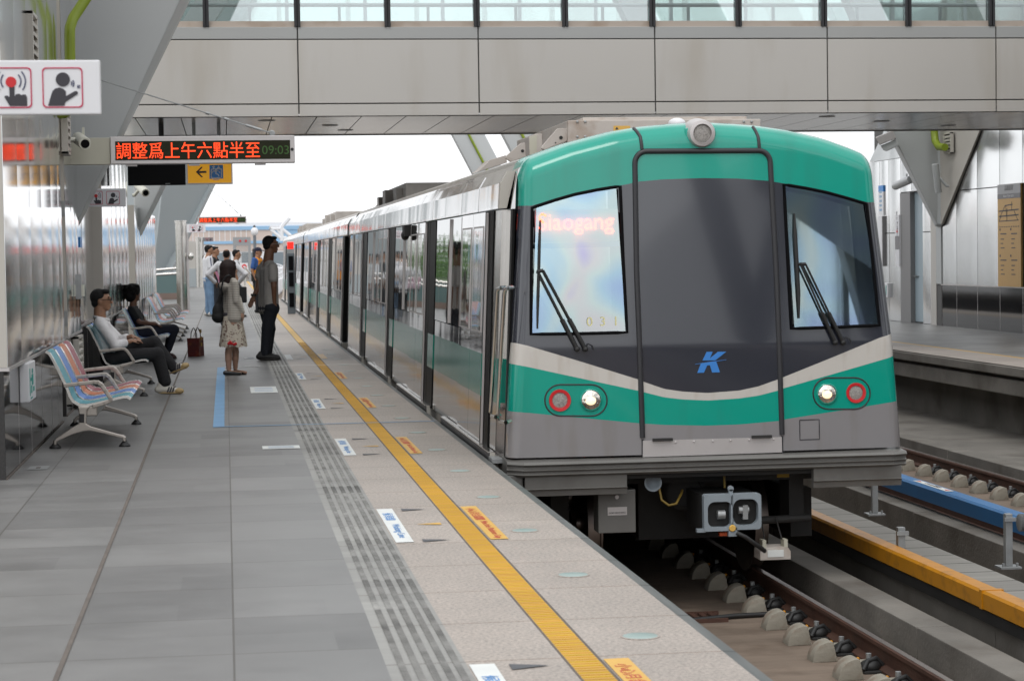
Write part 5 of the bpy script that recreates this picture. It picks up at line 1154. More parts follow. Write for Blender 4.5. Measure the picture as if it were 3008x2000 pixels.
car(16.38, 37.0, d1, True); car(37.5, 58.55, d2); car(59.05, 80.2, d3)
b = MB(); b.box(2.45, 5.0, 36.9, 37.6, -.1, 2.35); b.box(2.45, 5.0, 58.45, 59.15, -.1, 2.35); b.build('gangway_bellows', M['blackrub'], TR)
p = MB(); side(p, 16.62, 17.045, .03, .445, .012, 0); side(p, 16.62, 17.045, .445, .80, .012, 1); side(p, 16.62, 17.045, .80, 1.99, .012, 2); p.build('cab_side_panel', [M['t_lower'], M['t_stripe'], M['stainless']], TR)
p = MB(); side(p, 16.29, 16.61, .0, 1.99, -.03, 0); p.build('cab_door_recess', M['t_black'], TR)
MB().box(2.06, 2.16, 16.40, 16.66, -.02, .02).build('cab_step', M['galv'], TR, bev=.004)
for X, pts in ((2.05, [(1470, 846), (1462, 850), (1460, 866), (1450, 1040), (1441, 1210), (1445, 1222), (1456, 1225)]), (2.07, [(1492, 846), (1484, 850), (1481, 866), (1471, 1040), (1462, 1220), (1468, 1238), (1486, 1241)])):
    q = [onX(a, c, X) for a, c in pts]; q = [Vector((X + .05, q[0].y + .12, q[0].z))] + q + [Vector((X + .05, q[-1].y + .12, q[-1].z))]
    MB().tube(q, .016, 10).build('grab_rail', M['stainless'], TR, smooth=60)
b = MB(); v = onX(1197, 668, 2.15); b.box(2.10, 2.18, v.y - .15, v.y + .15, 1.86, 1.99); b.ell((2.12, v.y, 1.87), (.05, .1, .06)); b.build('door_camera', M['dark'], TR)
# roof equipment
yU = 18.0
a = onY(1668, 354, yU); c = onY(2234, 346, yU)
u = MB().box(a.x, c.x, yU, yU + 3.2, 2.45, a.z).build('roof_unit', M['t_equip'], TR, bev=.008)
MB().box(a.x + .15, c.x - .1, yU + .1, yU + 3.0, a.z, a.z + .03).build('unit_lid', M['t_equip'], u, bev=.006)
q = [onY(*p, yU - .006) for p in ((1802, 370), (1851, 370), (1851, 386), (1802, 386))]; wg = MB().poly([tuple(v) for v in q]).build('warning_label', M['wood_orange'], u)
q = [onY(*p, yU - .009) for p in ((1807, 381), (1817, 381), (1812, 373))]; MB().poly([tuple(v) for v in q]).build('triangle', M['ink'], wg)
b = MB(); n_ = 0
for px in (1696, 1719, 2185, 2208):
    for py in (358, 402): v = onY(px, py, yU - .005); b.ell(tuple(v), (.012, .008, .012))
b.build('bolt', M['galv'], u)
def plate3(pts, Y, d, m, nm, hole=None):
    q = [tuple(onY(px, py, Y)) for px, py in pts]; o_ = MB().hexa(q, [(x, y + d, z) for x, y, z in q]).build(nm, m, TR, bev=.004)
    for (hx, hy, r) in hole or []: v = onY(hx, hy, Y - .004); MB().lathe([(r, 0), (r, .003)], tuple(v), 'y', 16).build('lightening_hole', M['dark'], o_)
    return o_
plate3([(1589, 437), (1592, 430), (1638, 378), (1666, 377), (1667, 414), (1600, 440)], 18.05, .05, M['t_equip'], 'mount_plate', [(1648, 405, .016), (1632, 420, .006)])
plate3([(1553, 403), (1578, 393), (1592, 394), (1593, 445), (1556, 458)], 18.5, .25, M['t_equip'], 'radiator', None)
q = [tuple(onY(*p, 18.496)) for p in ((1555, 404), (1577, 396), (1577, 448), (1556, 456))]; MB().poly(q).build('grille', M['cream'], TR)
plate3([(1486, 466), (1490, 456), (1530, 421), (1551, 419), (1552, 458), (1500, 476)], 19.2, .05, M['t_equip'], 'mount_plate', [(1535, 444, .015)])
plate3([(1402, 506), (1412, 498), (1440, 470), (1486, 456), (1490, 478)], 20.5, .5, M['t_equip'], 'roof_cowl')
for Yq, L in ((32.4, 4.0), (53, 4.0), (72.5, 4.0)):
    u = MB().box(2.78, 4.66, Yq, Yq + L, 2.4, 2.75).build('roof_unit', M['t_equip_d'], TR, bev=.02); b = MB(); b.box(2.68, 2.80, Yq + .5, Yq + 1.1, 2.35, 2.68); b.box(2.62, 2.80, Yq + 2, Yq + 2.6, 2.35, 2.70); b.box(2.6, 2.8, Yq + 3.2, Yq + 3.6, 2.35, 2.62); b.build('bracket', M['t_equip_d'], u)
    b = MB(); b.hexa([(2.62, Yq + L, 2.35), (4.8, Yq + L, 2.35), (4.66, Yq + L, 2.7), (2.78, Yq + L, 2.7)], [(2.55, Yq + L + 1.2, 2.35), (4.9, Yq + L + 1.2, 2.35), (4.5, Yq + L + 1.0, 2.5), (2.8, Yq + L + 1.0, 2.5)]); b.build('fairing', M['t_equip_d'], u)
# ------------------------------------------------------------------ benches
def seat_mat(n, c): return mat(n, c, .45, 0, var=.12, vscale=60, spec=.25)
SEATC = [('teal', (.10, .34, .40)), ('blue', (.12, .25, .58)), ('orange', (.58, .20, .10)), ('maroon', (.36, .10, .13))]
SM = [seat_mat(n + '_perforated_seat', c) for n, c in SEATC]
c3 = lambda x, y: (x * .38265, 900 + y * .38265)
YB1 = 18.65
def prof(pts, Y=YB1): return [(onY(*c3(*p), Y).x, onY(*c3(*p), Y).z) for p in pts]
bench = thing('bench', 'empty metal bench with teal, blue, orange and maroon seats, nearest of the row', 'bench', (-1.25, YB1, 0), 'platform benches')
sp_ = prof([(346, 352), (372, 366), (400, 412), (440, 490), (490, 592), (512, 640), (530, 690), (556, 734), (600, 760), (660, 766), (720, 756), (800, 737), (880, 715), (940, 702), (975, 700), (1000, 716)])
def strip(y0, y1, dz, th):
    b = MB(); n = len(sp_); nrm = []
    for i in range(n):
        a = sp_[max(i - 1, 0)]; c = sp_[min(i + 1, n - 1)]; d = Vector((c[0] - a[0], c[1] - a[1])).normalized(); nrm.append((-d[1] * -1 * -1, d[0]))
    up = [(sp_[i][0] + d_[0] * dz, sp_[i][1] + d_[1] * dz) for i, d_ in enumerate(nrm)]; lo = [(sp_[i][0] + d_[0] * (dz - th), sp_[i][1] + d_[1] * (dz - th)) for i, d_ in enumerate(nrm)]
    for i in range(n - 1): b.hexa([(up[i][0], y0, up[i][1]), (up[i + 1][0], y0, up[i + 1][1]), (lo[i + 1][0], y0, lo[i + 1][1]), (lo[i][0], y0, lo[i][1])], [(up[i][0], y1, up[i][1]), (up[i + 1][0], y1, up[i + 1][1]), (lo[i + 1][0], y1, lo[i + 1][1]), (lo[i][0], y1, lo[i][1])])
    return b
for k in range(4):
    y0 = YB1 + .02 + k * .605
    s_ = strip(y0 + .045, y0 + .545, .010, .012).build('seat', SM[k], bench, smooth=50, merge=True)
    r_ = strip(y0, y0 + .045, .016, .022); o2 = strip(y0 + .545, y0 + .59, .016, .022); r_.add(o2.v, o2.f)
    r_.build('seat_rim', M['stainless'], s_, smooth=50, merge=True)
armp = prof([(497, 606), (600, 594), (720, 580), (752, 582), (780, 602), (812, 648), (848, 704), (846, 722), (800, 742), (720, 764)])
for k, yy in enumerate((YB1, YB1 + 1.22, YB1 + 2.45)):
    b = MB()
    for (x0, z0), (x1, z1) in zip(armp, armp[1:]):
        d = Vector((x1 - x0, z1 - z0)).normalized(); n_ = Vector((-d[1], d[0])) * .017; e = d * .012
        b.hexa([(x0 - e[0] + n_[0], yy - .025, z0 - e[1] + n_[1]), (x1 + e[0] + n_[0], yy - .025, z1 + e[1] + n_[1]), (x1 + e[0] - n_[0], yy - .025, z1 + e[1] - n_[1]), (x0 - e[0] - n_[0], yy - .025, z0 - e[1] - n_[1])],
               [(x0 - e[0] + n_[0], yy + .025, z0 - e[1] + n_[1]), (x1 + e[0] + n_[0], yy + .025, z1 + e[1] + n_[1]), (x1 + e[0] - n_[0], yy + .025, z1 + e[1] - n_[1]), (x0 - e[0] - n_[0], yy + .025, z0 - e[1] - n_[1])])
    b.build('armrest', M['castalu'], bench, bev=.006)
L_ = lambda *pts: prof(pts)
for yy in (YB1, YB1 + 2.45):
    f = MB(); f.prism(L_((598, 768), (690, 768), (668, 800), (664, 896), (700, 916), (820, 950), (945, 985), (968, 1000), (968, 1036), (946, 1036), (940, 1012), (800, 975), (690, 952), (640, 958), (560, 980), (440, 1036), (434, 1062), (414, 1062), (414, 1030), (430, 1010), (540, 935), (604, 900), (606, 810)), 'y', yy - .035, yy + .035)
    lg = f.build('leg', M['castalu'], bench, bev=.008)
    MB().prism(L_((612, 822), (650, 822), (648, 890), (612, 890)), 'y', yy - .0375, yy - .034).build('leg_inset', M['blackrub'], lg)
    for q in ((424, 1060), (957, 1034)):
        v = onY(*c3(*q), YB1); f = MB(); f.lathe([(.05, .002), (.05, .012), (.018, .045), (.014, .07)], (v.x, yy, 0), 'z', 16); f.build('foot', M['blackrub'], lg, smooth=40)
x_, z_ = prof([(700, 800)])[0]
MB().box(x_ - .07, x_ + .05, YB1 + .03, YB1 + 2.42, z_ - .05, z_ + .035).build('beam', M['castalu'], bench, bev=.01)
for dx, yy, lb in ((-.09, 25.4, 'metal bench with the seated man in the white shirt on its near end'), (-.06, 33.2, 'metal bench with the seated person in black on it'),
                   (0, 41.9, 'empty striped bench beyond the person in black'), (0, 46.35, 'empty striped bench farthest along the wall, before the pillar')):
    dup(bench, (-1.25 + dx, yy, 0), lb)

# ------------------------------------------------------------------ people
def blob(name, b, m, parent, vox=.010, it=4, noise=0):
    me = bpy.data.meshes.new(name + '_raw'); me.from_pydata([tuple(v) for v in b.v], [], b.f)
    bm = bmesh.new(); bm.from_mesh(me); bmesh.ops.recalc_face_normals(bm, faces=bm.faces); bm.to_mesh(me); bm.free()
    o = bpy.data.objects.new(name + '_raw', me); COL.objects.link(o)
    r = o.modifiers.new('r', 'REMESH'); r.mode = 'VOXEL'; r.voxel_size = vox; r.adaptivity = 0
    s = o.modifiers.new('s', 'SMOOTH'); s.factor = .5; s.iterations = it
    dg = bpy.context.evaluated_depsgraph_get(); dg.update()
    out = bpy.data.meshes.new_from_object(o.evaluated_get(dg)); out.name = name
    bpy.data.objects.remove(o); bpy.data.meshes.remove(me)
    org = Vector((0, 0, 0)); p = parent
    while p is not None: org += p.location; p = p.parent
    out.transform(Matrix.Translation(-org)); out.materials.clear(); out.materials.append(m)
    for p in out.polygons: p.use_smooth = True
    o = bpy.data.objects.new(name, out); COL.objects.link(o); o.parent = parent; return o
Z = Vector((0, 0, 1))
SK_TAN = mat('tan_skin', (.33, .17, .10), .5, var=.06, vscale=9); SK_DK = mat('brown_skin', (.19, .088, .05), .5, var=.06, vscale=9); SK_LT = mat('light_skin', (.46, .27, .19), .5, var=.05, vscale=9)
HAIR = mat('black_hair', (.008, .007, .007), .65, spec=.2, var=.4, vscale=60, bump=.004, bscale=90); HAIRB = mat('dark_brown_hair', (.018, .009, .008), .55, spec=.25, var=.4, vscale=50, stretch=(1, 1, .15), bump=.003, bscale=120, bstretch=(1, 1, .1))
def cloth(n, c, **k): 
    a = dict(rough=.85, var=.10, vscale=7, bump=.006, bscale=14); a.update(k); return mat(n, c, **a)
def head(b, c, f, s):
    f = Vector(f).normalized(); l = Vector((-f.y, f.x, 0)); rot = Matrix((f, l, Z)).transposed()
    E = lambda x, y, z, r: b.ell(c + f * x * s + l * y * s + Z * z * s, [q * s for q in r], rot)
    E(0, 0, 0, (.098, .077, .105)); E(.036, 0, -.045, (.060, .058, .072)); E(.066, 0, -.10, (.030, .036, .026)); E(.030, 0, -.075, (.055, .054, .045))
    b.caps(c + f * .094 * s + Z * .006 * s, c + f * .116 * s - Z * .034 * s, .011 * s, .016 * s); E(.088, 0, .022, (.018, .052, .012)); E(.094, 0, -.068, (.015, .024, .009)); E(.092, 0, -.083, (.014, .020, .008))
    for sd in (1, -1): E(-.008, .078 * sd, -.018, (.022, .009, .033))
    return f, l, rot
def eyes(par, c, f, s, glasses=None):
    f = Vector(f).normalized(); l = Vector((-f.y, f.x, 0)); b = MB()
    for sd in (1, -1): b.ell(c + f * .090 * s + l * .034 * s * sd + Z * .0 * s, (.012 * s, .014 * s, .007 * s)); b.caps(c + f * .094 * s + l * .018 * s * sd + Z * .028 * s, c + f * .086 * s + l * .052 * s * sd + Z * .029 * s, .006 * s, .005 * s)
    b.build('eyes_and_brows', HAIR, par, smooth=60)
    if glasses:
        g = MB()
        for sd in (1, -1):
            o = c + f * .112 * s + l * .034 * s * sd; g.tube([o + l * .026 * s * math.cos(R(k * 30)) + Z * .018 * s * math.sin(R(k * 30)) for k in range(12)], .0035 * s, 6, closed=True)
            g.tube([o + l * .026 * s * sd, c + l * .078 * s * sd + f * .08 * s, c + l * .082 * s * sd - f * .01 * s], .003 * s, 6)
        g.tube([c + f * .114 * s + l * .009 * s, c + f * .114 * s - l * .009 * s], .003 * s, 6); g.build('spectacles', glasses, par)
def hand(b, wr, d, pal, s=1.0, curl=.5):
    """wrist, direction of the fingers, direction the palm faces"""
    d = Vector(d).normalized(); n = Vector(pal).normalized(); n = (n - d * n.dot(d)).normalized(); a = d.cross(n); wr = Vector(wr)
    rot = Matrix((d, a, n)).transposed(); b.ell(wr + d * .045 * s, (.052 * s, .040 * s, .017 * s), rot)
    for k, (off, ln) in enumerate(((-.030, .066), (-.010, .076), (.010, .072), (.029, .056))):
        p = wr + d * .085 * s + a * off * s; q = p + (d * (1 - curl * .4) + n * curl * .6).normalized() * ln * .55 * s; r_ = q + (d * (1 - curl) + n * curl * 1.1).normalized() * ln * .5 * s
        b.caps(p, q, .0095 * s, .0088 * s, 8); b.caps(q, r_, .0088 * s, .0075 * s, 8)
    p = wr + d * .03 * s - a * .035 * s; q = p + (d * .75 - a * .55 + n * .25).normalized() * .04 * s; b.caps(p, q, .012 * s, .010 * s, 8); b.caps(q, q + (d * .95 - a * .1 + n * .3).normalized() * .032 * s, .010 * s, .008 * s, 8)
def limb(b, pts, rs, n=14):
    for p, q, a, c in zip(pts, pts[1:], rs, rs[1:]): b.caps(p, q, a, c, n)
def shoe(par, heel, toe, m, sole, s=1.0, stripes=None):
    h, t = Vector(heel), Vector(toe); d = (t - h).normalized(); side = d.cross(Z).normalized(); up = side.cross(d)
    b = MB(); b.caps(h + up * .05 * s, h.lerp(t, .55) + up * .042 * s, .046 * s, .044 * s); b.caps(h.lerp(t, .5) + up * .04 * s, t - d * .04 * s + up * .03 * s, .044 * s, .033 * s); b.caps(h + up * .05 * s, h + up * .085 * s + d * .02 * s, .042 * s, .04 * s)
    o = blob('shoe', b, m, par, .009, 3); rot = Matrix((d, side, up)).transposed()
    MB().ell(h.lerp(t, .5) + up * .012 * s, ((t - h).length * .54, .05 * s, .014 * s), rot, 20, 8).build('sole', sole, o, smooth=60)
    if stripes:
        w_ = MB()
        for k in range(3):
            c = h.lerp(t, .40 + .10 * k) + up * .05 * s
            for sg in (1, -1): A = c + side * .045 * s * sg; w_.hexa([A - d * .012 * s - up * .03 * s, A + d * .006 * s - up * .03 * s, A + d * .026 * s + up * .028 * s - side * .01 * sg, A + d * .010 * s + up * .028 * s - side * .01 * sg], [A - d * .012 * s - up * .03 * s + side * .006 * sg, A + d * .006 * s - up * .03 * s + side * .006 * sg, A + d * .026 * s + up * .028 * s - side * .004 * sg, A + d * .010 * s + up * .028 * s - side * .004 * sg])
        w_.build('stripes', M['ink'], o)
        MB().ell(t - d * .045 * s + up * .03 * s, (.055 * s, .047 * s, .034 * s), rot).build('toe_cap', sole, o, smooth=60)
    return o
def torso(b, sl, sr, hl, hr, r_sh, r_ch, r_w, r_h, belly=None):
    """flattened trunk between the shoulder and hip pairs"""
    sl, sr, hl, hr = map(Vector, (sl, sr, hl, hr)); ml, mr = sl.lerp(hl, .5), sr.lerp(hr, .5); cs, ch = (sl + sr) / 2, (hl + hr) / 2; cm = (ml + mr) / 2
    b.caps(sl, sr, r_sh, r_sh)
    for a, m_, h_ in ((sl, ml, hl), (sr, mr, hr)):
        A = a.lerp(cs, .38) - (cs - ch).normalized() * .06; Mm = m_.lerp(cm, .35); H = h_.lerp(ch, .15); b.caps(A, Mm, r_ch, r_w); b.caps(Mm, H, r_w, r_h)
    b.caps(cs - (cs - ch).normalized() * .08, cm, r_ch, r_w); b.caps(cm, ch, r_w, r_h)

# --- seated man in a white shirt
Y0 = 25.75
J = lambda x, y, dy=0.0: onY(x, y, Y0 + dy)
F = Vector((1, -.06, 0)).normalized()
t = thing('person', 'seated man with glasses, white shirt, dark trousers and striped sneakers, legs crossed', 'person', (J(317, 1045).x, Y0, 0))
HC = J(297, 880); s = 1.10
sh_r, sh_l = J(293, 949, -.2), J(299, 947, .2); hp_r, hp_l = J(322, 1052, -.12), J(322, 1050, .12)
el_r, wr_r = J(338, 1016, -.26), J(383, 1002, -.10); el_l, wr_l = J(352, 1000, .24), J(386, 988, .06)
kn_r, an_r = J(462, 1040, -.08), J(484, 1126, -.08); kn_l, an_l = J(452, 1006, .06), J(507, 1083, .05)
b = MB(); head(b, HC, F, s); b.caps(HC - Z * .08 * s - F * .02, (sh_r + sh_l) / 2 - F * .01, .072, .085)
torso(b, sh_l, sh_r, hp_l, hp_r, .05, .09, .10, .10)
for a, e, w_ in ((sh_r, el_r, wr_r), (sh_l, el_l, wr_l)): limb(b, [a, e, w_], [.05, .042, .03])
for a, k, n_ in ((hp_r, kn_r, an_r), (hp_l, kn_l, an_l)): limb(b, [a, k, n_], [.08, .055, .04])
hand(b, wr_r, (1, .35, .1), (0, .3, -1), 1.0, .5); hand(b, wr_l, (1, -.5, -.25), (0, 0, -1), 1.0, .6)
body = blob('body', b, SK_TAN, t, .0085, 3); eyes(t, HC, F, s, M['blackrub'])
b = MB(); rot = Matrix((F, Vector((-F.y, F.x, 0)), Z)).transposed(); b.ell(HC - F * .028 * s + Z * .030 * s, (.098 * s, .088 * s, .093 * s), rot); b.ell(HC + F * .045 * s + Z * .088 * s, (.055 * s, .072 * s, .030 * s), rot); b.ell(HC - F * .055 * s - Z * .035 * s, (.055 * s, .078 * s, .06 * s), rot); blob('hair', b, HAIR, t, .011, 2)
b = MB(); torso(b, sh_l, sh_r, hp_l + F * .02, hp_r + F * .02, .072, .112, .125, .118); b.ell((sh_l + sh_r) / 2 - Z * .27 + F * .10, (.13, .17, .18))
for a, e, w_ in ((sh_r, el_r, wr_r), (sh_l, el_l, wr_l)): limb(b, [a, e, e.lerp(w_, .55)], [.074, .066, .060])
sh = blob('shirt', b, cloth('white_shirt', (.76, .74, .74), bump=.016, bscale=9), t, .012, 3)
b = MB(); cN = (sh_r + sh_l) / 2 + Z * .035; b.tube([cN + rot @ Vector((.085 * math.cos(R(k * 30)) + .01, .082 * math.sin(R(k * 30)), .02 - .022 * math.cos(R(k * 30)))) for k in range(12)], .020, 8, closed=True); b.build('collar', sh.data.materials[0], sh, smooth=60)
b = MB(); limb(b, [hp_r, kn_r, an_r + Z * .03], [.115, .088, .082]); limb(b, [hp_l, kn_l, an_l + Z * .02], [.115, .088, .075]); b.caps(hp_l, hp_r, .125, .125)
blob('trousers', b, cloth('charcoal_trousers', (.011, .0105, .012), bump=.01), t, .012, 3)
SOLE = mat('tan_gum_sole', (.46, .33, .16), .6); SNK = mat('off_white_leather', (.58, .55, .49), .5, var=.06, vscale=12); SOCK = cloth('grey_sock', (.09, .085, .085))
v0, v1 = J(466, 1158, -.09), J(538, 1158, -.13); v0.z = v1.z = .004
shoe(t, v0, v1, SNK, SOLE, 1.12, True); v0, v1 = J(500, 1100, .05), J(556, 1078, -.0); shoe(t, v0, v1, SNK, SOLE, 1.12, True)
b = MB(); limb(b, [an_r + Z * .05, an_r - Z * .05], [.05, .048]); limb(b, [an_l + Z * .03, an_l - Z * .02 + F * .02], [.05, .048]); b.build('sock', SOCK, t, smooth=60)

# --- seated person in black
Y0 = 34.5
t = thing('person', 'seated person in black T-shirt and dark jeans with bushy black hair', 'person', (J(414, 973).x, Y0, 0))
F = Vector((.75, .66, 0)).normalized(); F2 = Vector((1, 0, 0)); HC = J(391, 860); s = 1.14
sh_r, sh_l = J(386, 912, -.19), J(396, 910, .19); hp_r, hp_l = J(412, 976, -.12), J(412, 974, .12)
el_r, wr_r = J(409, 947, -.24), J(456, 952, -.14); el_l, wr_l = J(425, 945, .2), J(460, 960, .08)
kn_r, an_r = J(512, 968, -.1), J(495, 1025, -.06); kn_l, an_l = J(508, 966, .12), J(492, 1022, .12)
b = MB(); head(b, HC, F, s); b.caps(HC - Z * .09 * s, (sh_r + sh_l) / 2, .058, .07); torso(b, sh_l, sh_r, hp_l, hp_r, .05, .085, .09, .10)
for a, e, w_ in ((sh_r, el_r, wr_r), (sh_l, el_l, wr_l)): limb(b, [a, e, w_], [.05, .042, .03])
for a, k, n_ in ((hp_r, kn_r, an_r), (hp_l, kn_l, an_l)): limb(b, [a, k, n_], [.075, .055, .04])
hand(b, wr_r, (1, .1, -.35), (0, 0, -1), 1.05, .3); hand(b, wr_l, (1, -.2, -.3), (0, 0, -1), 1.05, .3)
blob('body', b, SK_DK, t, .0095, 3); eyes(t, HC, F, s)
b = MB(); b.ell(HC - F * .02 + Z * .035, (.125, .122, .122)); b.ell(HC + Z * .075, (.11, .105, .08)); b.ell(HC - F * .06 - Z * .05, (.095, .11, .10)); b.ell(HC + F * .045 + Z * .10, (.07, .08, .05))
for k in range(14): a = R(k * 26); b.ell(HC - F * .03 + Vector((.10 * math.cos(a), .10 * math.sin(a), .05 + .05 * math.sin(k * 2.1))), (.045, .045, .045))
blob('hair', b, HAIR, t, .013, 1)
b = MB(); torso(b, sh_l, sh_r, hp_l, hp_r, .068, .105, .11, .118)
for a, e in ((sh_r, el_r), (sh_l, el_l)): limb(b, [a, a.lerp(e, .62)], [.072, .062])
sh = blob('t_shirt', b, cloth('black_t_shirt', (.009, .009, .010)), t, .013, 3)
cN = (sh_r + sh_l) / 2 + Z * .045; MB().tube([cN + Vector((.075 * math.cos(R(k * 30)), .075 * math.sin(R(k * 30)), .01)) for k in range(12)], .012, 6, closed=True).build('neckband', cloth('grey_trim', (.10, .10, .11)), sh, smooth=60)
b = MB(); limb(b, [hp_r, kn_r, an_r], [.115, .085, .06]); limb(b, [hp_l, kn_l, an_l], [.115, .085, .06]); b.caps(hp_l, hp_r, .12, .12); blob('jeans', b, cloth('navy_jeans', (.016, .018, .030)), t, .013, 3)
MR = mat('maroon_shoe', (.06, .018, .018), .5)
for p_, dy in (((490, 1046), -.06), ((488, 1043), .13)): v0, v1 = J(*p_, dy), J(p_[0] + 30, p_[1], dy - .05); v0.z = v1.z = .004; shoe(t, v0, v1, MR, M['blackrub'], 1.1)

# --- woman in a striped hooded cardigan
Y0 = 29.5
t = thing('person', 'standing woman with dark bob, striped hooded cardigan and floral skirt', 'person', (J(681, 1100).x, Y0, 0))
F = Vector((.94, .34, 0)).normalized(); l = Vector((-F.y, F.x, 0)); HC = J(672, 790); s = 1.03
cS = J(678, 832); sh_r, sh_l = cS - l * .165, cS + l * .165; cH = J(682, 930); hp_r, hp_l = cH - l * .10, cH + l * .10
el_r, wr_r = J(694, 884, -.16), J(709, 915, -.10); el_l, wr_l = J(700, 878, .20), J(712, 916, .0)
b = MB(); head(b, HC, F, s); b.caps(HC - Z * .09, cS, .048, .06); torso(b, sh_l, sh_r, hp_l, hp_r, .04, .07, .07, .09)
for a, e, w_ in ((sh_r, el_r, wr_r), (sh_l, el_l, wr_l)): limb(b, [a, e, w_], [.042, .035, .024])
kR, aR = J(671, 1035, -.05), J(672, 1086, -.05); kL, aL = J(692, 1033, .08), J(691, 1080, .10)
limb(b, [hp_r, kR, kR.lerp(aR, .4), aR], [.08, .052, .052, .034]); limb(b, [hp_l, kL, kL.lerp(aL, .4), aL], [.08, .052, .052, .034])
for a, q in ((aR, (706, 1098, -.10)), (aL, (722, 1092, .0))): v = J(*q); v.z = .03; b.caps(Vector((a.x, a.y, .04)), v, .034, .022)
hand(b, wr_r, (.35, .2, -1), (-1, .2, 0), .95, .6); hand(b, wr_l, (.2, -.2, -1), (-1, 0, 0), .95, .6)
blob('body', b, SK_LT, t, .0085, 3); eyes(t, HC, F, s)
b = MB(); b.ell(HC - F * .015 + Z * .015, (.120, .114, .122)); b.caps(HC - F * .02 - Z * .0, HC - F * .022 - Z * .15, .116, .121, 20); b.caps(HC - F * .03 - Z * .15, HC - F * .03 - Z * .185, .118, .112, 20); b.ell(HC + F * .045 + Z * .075, (.06, .09, .045)); blob('hair', b, HAIRB, t, .011, 3)
m = cloth('striped_knit', (.62, .58, .50)); N = m.node_tree.nodes; Lk = m.node_tree.links; bs = N['Principled BSDF']
tc = N.new('ShaderNodeTexCoord'); wv = N.new('ShaderNodeTexWave'); wv.bands_direction = 'Z'; wv.inputs['Scale'].default_value = 13; wv.inputs['Distortion'].default_value = .5; wv.inputs['Detail Scale'].default_value = 2; Lk.new(tc.outputs['Object'], wv.inputs[0])
cr_ = N.new('ShaderNodeValToRGB'); cr_.color_ramp.elements[0].position = .05; cr_.color_ramp.elements[0].color = (.22, .20, .17, 1); cr_.color_ramp.elements[1].position = .28; cr_.color_ramp.elements[1].color = (.55, .51, .45, 1); Lk.new(wv.outputs[0], cr_.inputs[0]); Lk.new(cr_.outputs[0], bs.inputs['Base Color'])
b = MB(); torso(b, sh_l, sh_r, hp_l, hp_r, .055, .088, .092, .112)
for a, e, w_ in ((sh_r, el_r, wr_r), (sh_l, el_l, wr_l)): limb(b, [a, e, w_], [.058, .050, .038])
b.ell(cS - F * .085 - Z * .03, (.085, .11, .075)); b.caps(cS - l * .09 + Z * .03, cS + l * .09 + Z * .03, .055, .055); car_ = blob('cardigan', b, m, t, .011, 3)
b = MB(); z0 = J(680, 922).z; b.lathe([(.118, z0 - .05), (.125, z0 - .02), (.125, z0 + .01), (.11, z0 + .02)], (cH.x, cH.y, 0), 'z', 28); b.build('top_hem', M['ink'], t, smooth=60)
m = cloth('floral_cotton', (.56, .50, .40)); N = m.node_tree.nodes; Lk = m.node_tree.links; bs = N['Principled BSDF']
tc = N.new('ShaderNodeTexCoord'); n1 = N.new('ShaderNodeTexNoise'); n1.inputs['Scale'].default_value = 11; n1.inputs['Detail'].default_value = 4; n1.inputs['Distortion'].default_value = 2.2; Lk.new(tc.outputs['Object'], n1.inputs[0])
cr_ = N.new('ShaderNodeValToRGB'); e = cr_.color_ramp.elements; e[0].position = .54; e[0].color = (.58, .52, .43, 1); e[1].position = .60; e[1].color = (.17, .10, .08, 1); Lk.new(n1.outputs[0], cr_.inputs[0]); Lk.new(cr_.outputs[0], bs.inputs['Base Color'])
z1 = J(680, 1018).z; b = MB(); n = 48; vs = []
for i in range(9):
    u = i / 8; z = z0 + (z1 - z0) * u
    for k in range(n):
        a = 2 * math.pi * k / n; r_ = .125 + .075 * u ** .8 + u * .012 * math.sin(a * 9 + 1) + u * .008 * math.sin(a * 5); vs.append((cH.x + .005 + F.x * 0 + r_ * .94 * math.cos(a), cH.y + r_ * 1.0 * math.sin(a), z + u * .008 * math.sin(a * 7)))
b.add(vs, [(i * n + k, i * n + (k + 1) % n, (i + 1) * n + (k + 1) % n, (i + 1) * n + k) for i in range(8) for k in range(n)]); sk = b.build('skirt', m, t, smooth=70)
b = MB()
for px, py in ((672, 1009), (676, 1005), (680, 1009), (688, 1012), (692, 1010)): v = onY(px, py, cH.y - .203); b.ell(tuple(v), (.022, .012, .020))
b.build('red_flower', mat('red_flower_print', (.5, .015, .02), .8), sk, smooth=60)
FL = mat('black_patent', (.012, .012, .013), .3)
for h_, q in (((656, 1101, -.06), (711, 1100, -.12)), ((684, 1095, .09), (727, 1094, .0))):
    v0, v1 = J(*h_), J(*q); v0.z = v1.z = .003; d = (v1 - v0).normalized(); sd_ = d.cross(Z); b = MB(); b.caps(v0 + Z * .03 + d * .03, v0.lerp(v1, .5) + Z * .022, .036, .033); b.caps(v0.lerp(v1, .5) + Z * .022, v1 - d * .03 + Z * .018, .034, .024); blob('flat_shoe', b, FL, t, .009, 3)
g = thing('shoulder_bag', 'black shoulder bag hanging at the striped cardigan woman\'s back', 'bag', (J(645, 920).x, Y0, .8))
b = MB(); c = J(641, 918, .08); b.ell(c, (.085, .13, .14)); b.ell(c - Z * .06, (.095, .15, .09)); b.caps(c + Z * .1, J(651, 862, .05), .05, .028); blob('bag_body', b, cloth('black_canvas', (.010, .010, .011)), g, .013, 3)
b = MB(); b.tube([tuple(J(652, 872, .0)), tuple(J(650, 850, -.1)), tuple(J(655, 826, -.14)), tuple(J(664, 812, -.17)), tuple(J(672, 808, -.18)), tuple(J(678, 812, -.12))], .012, 8); b.build('strap', M['blackrub'], g, smooth=60)

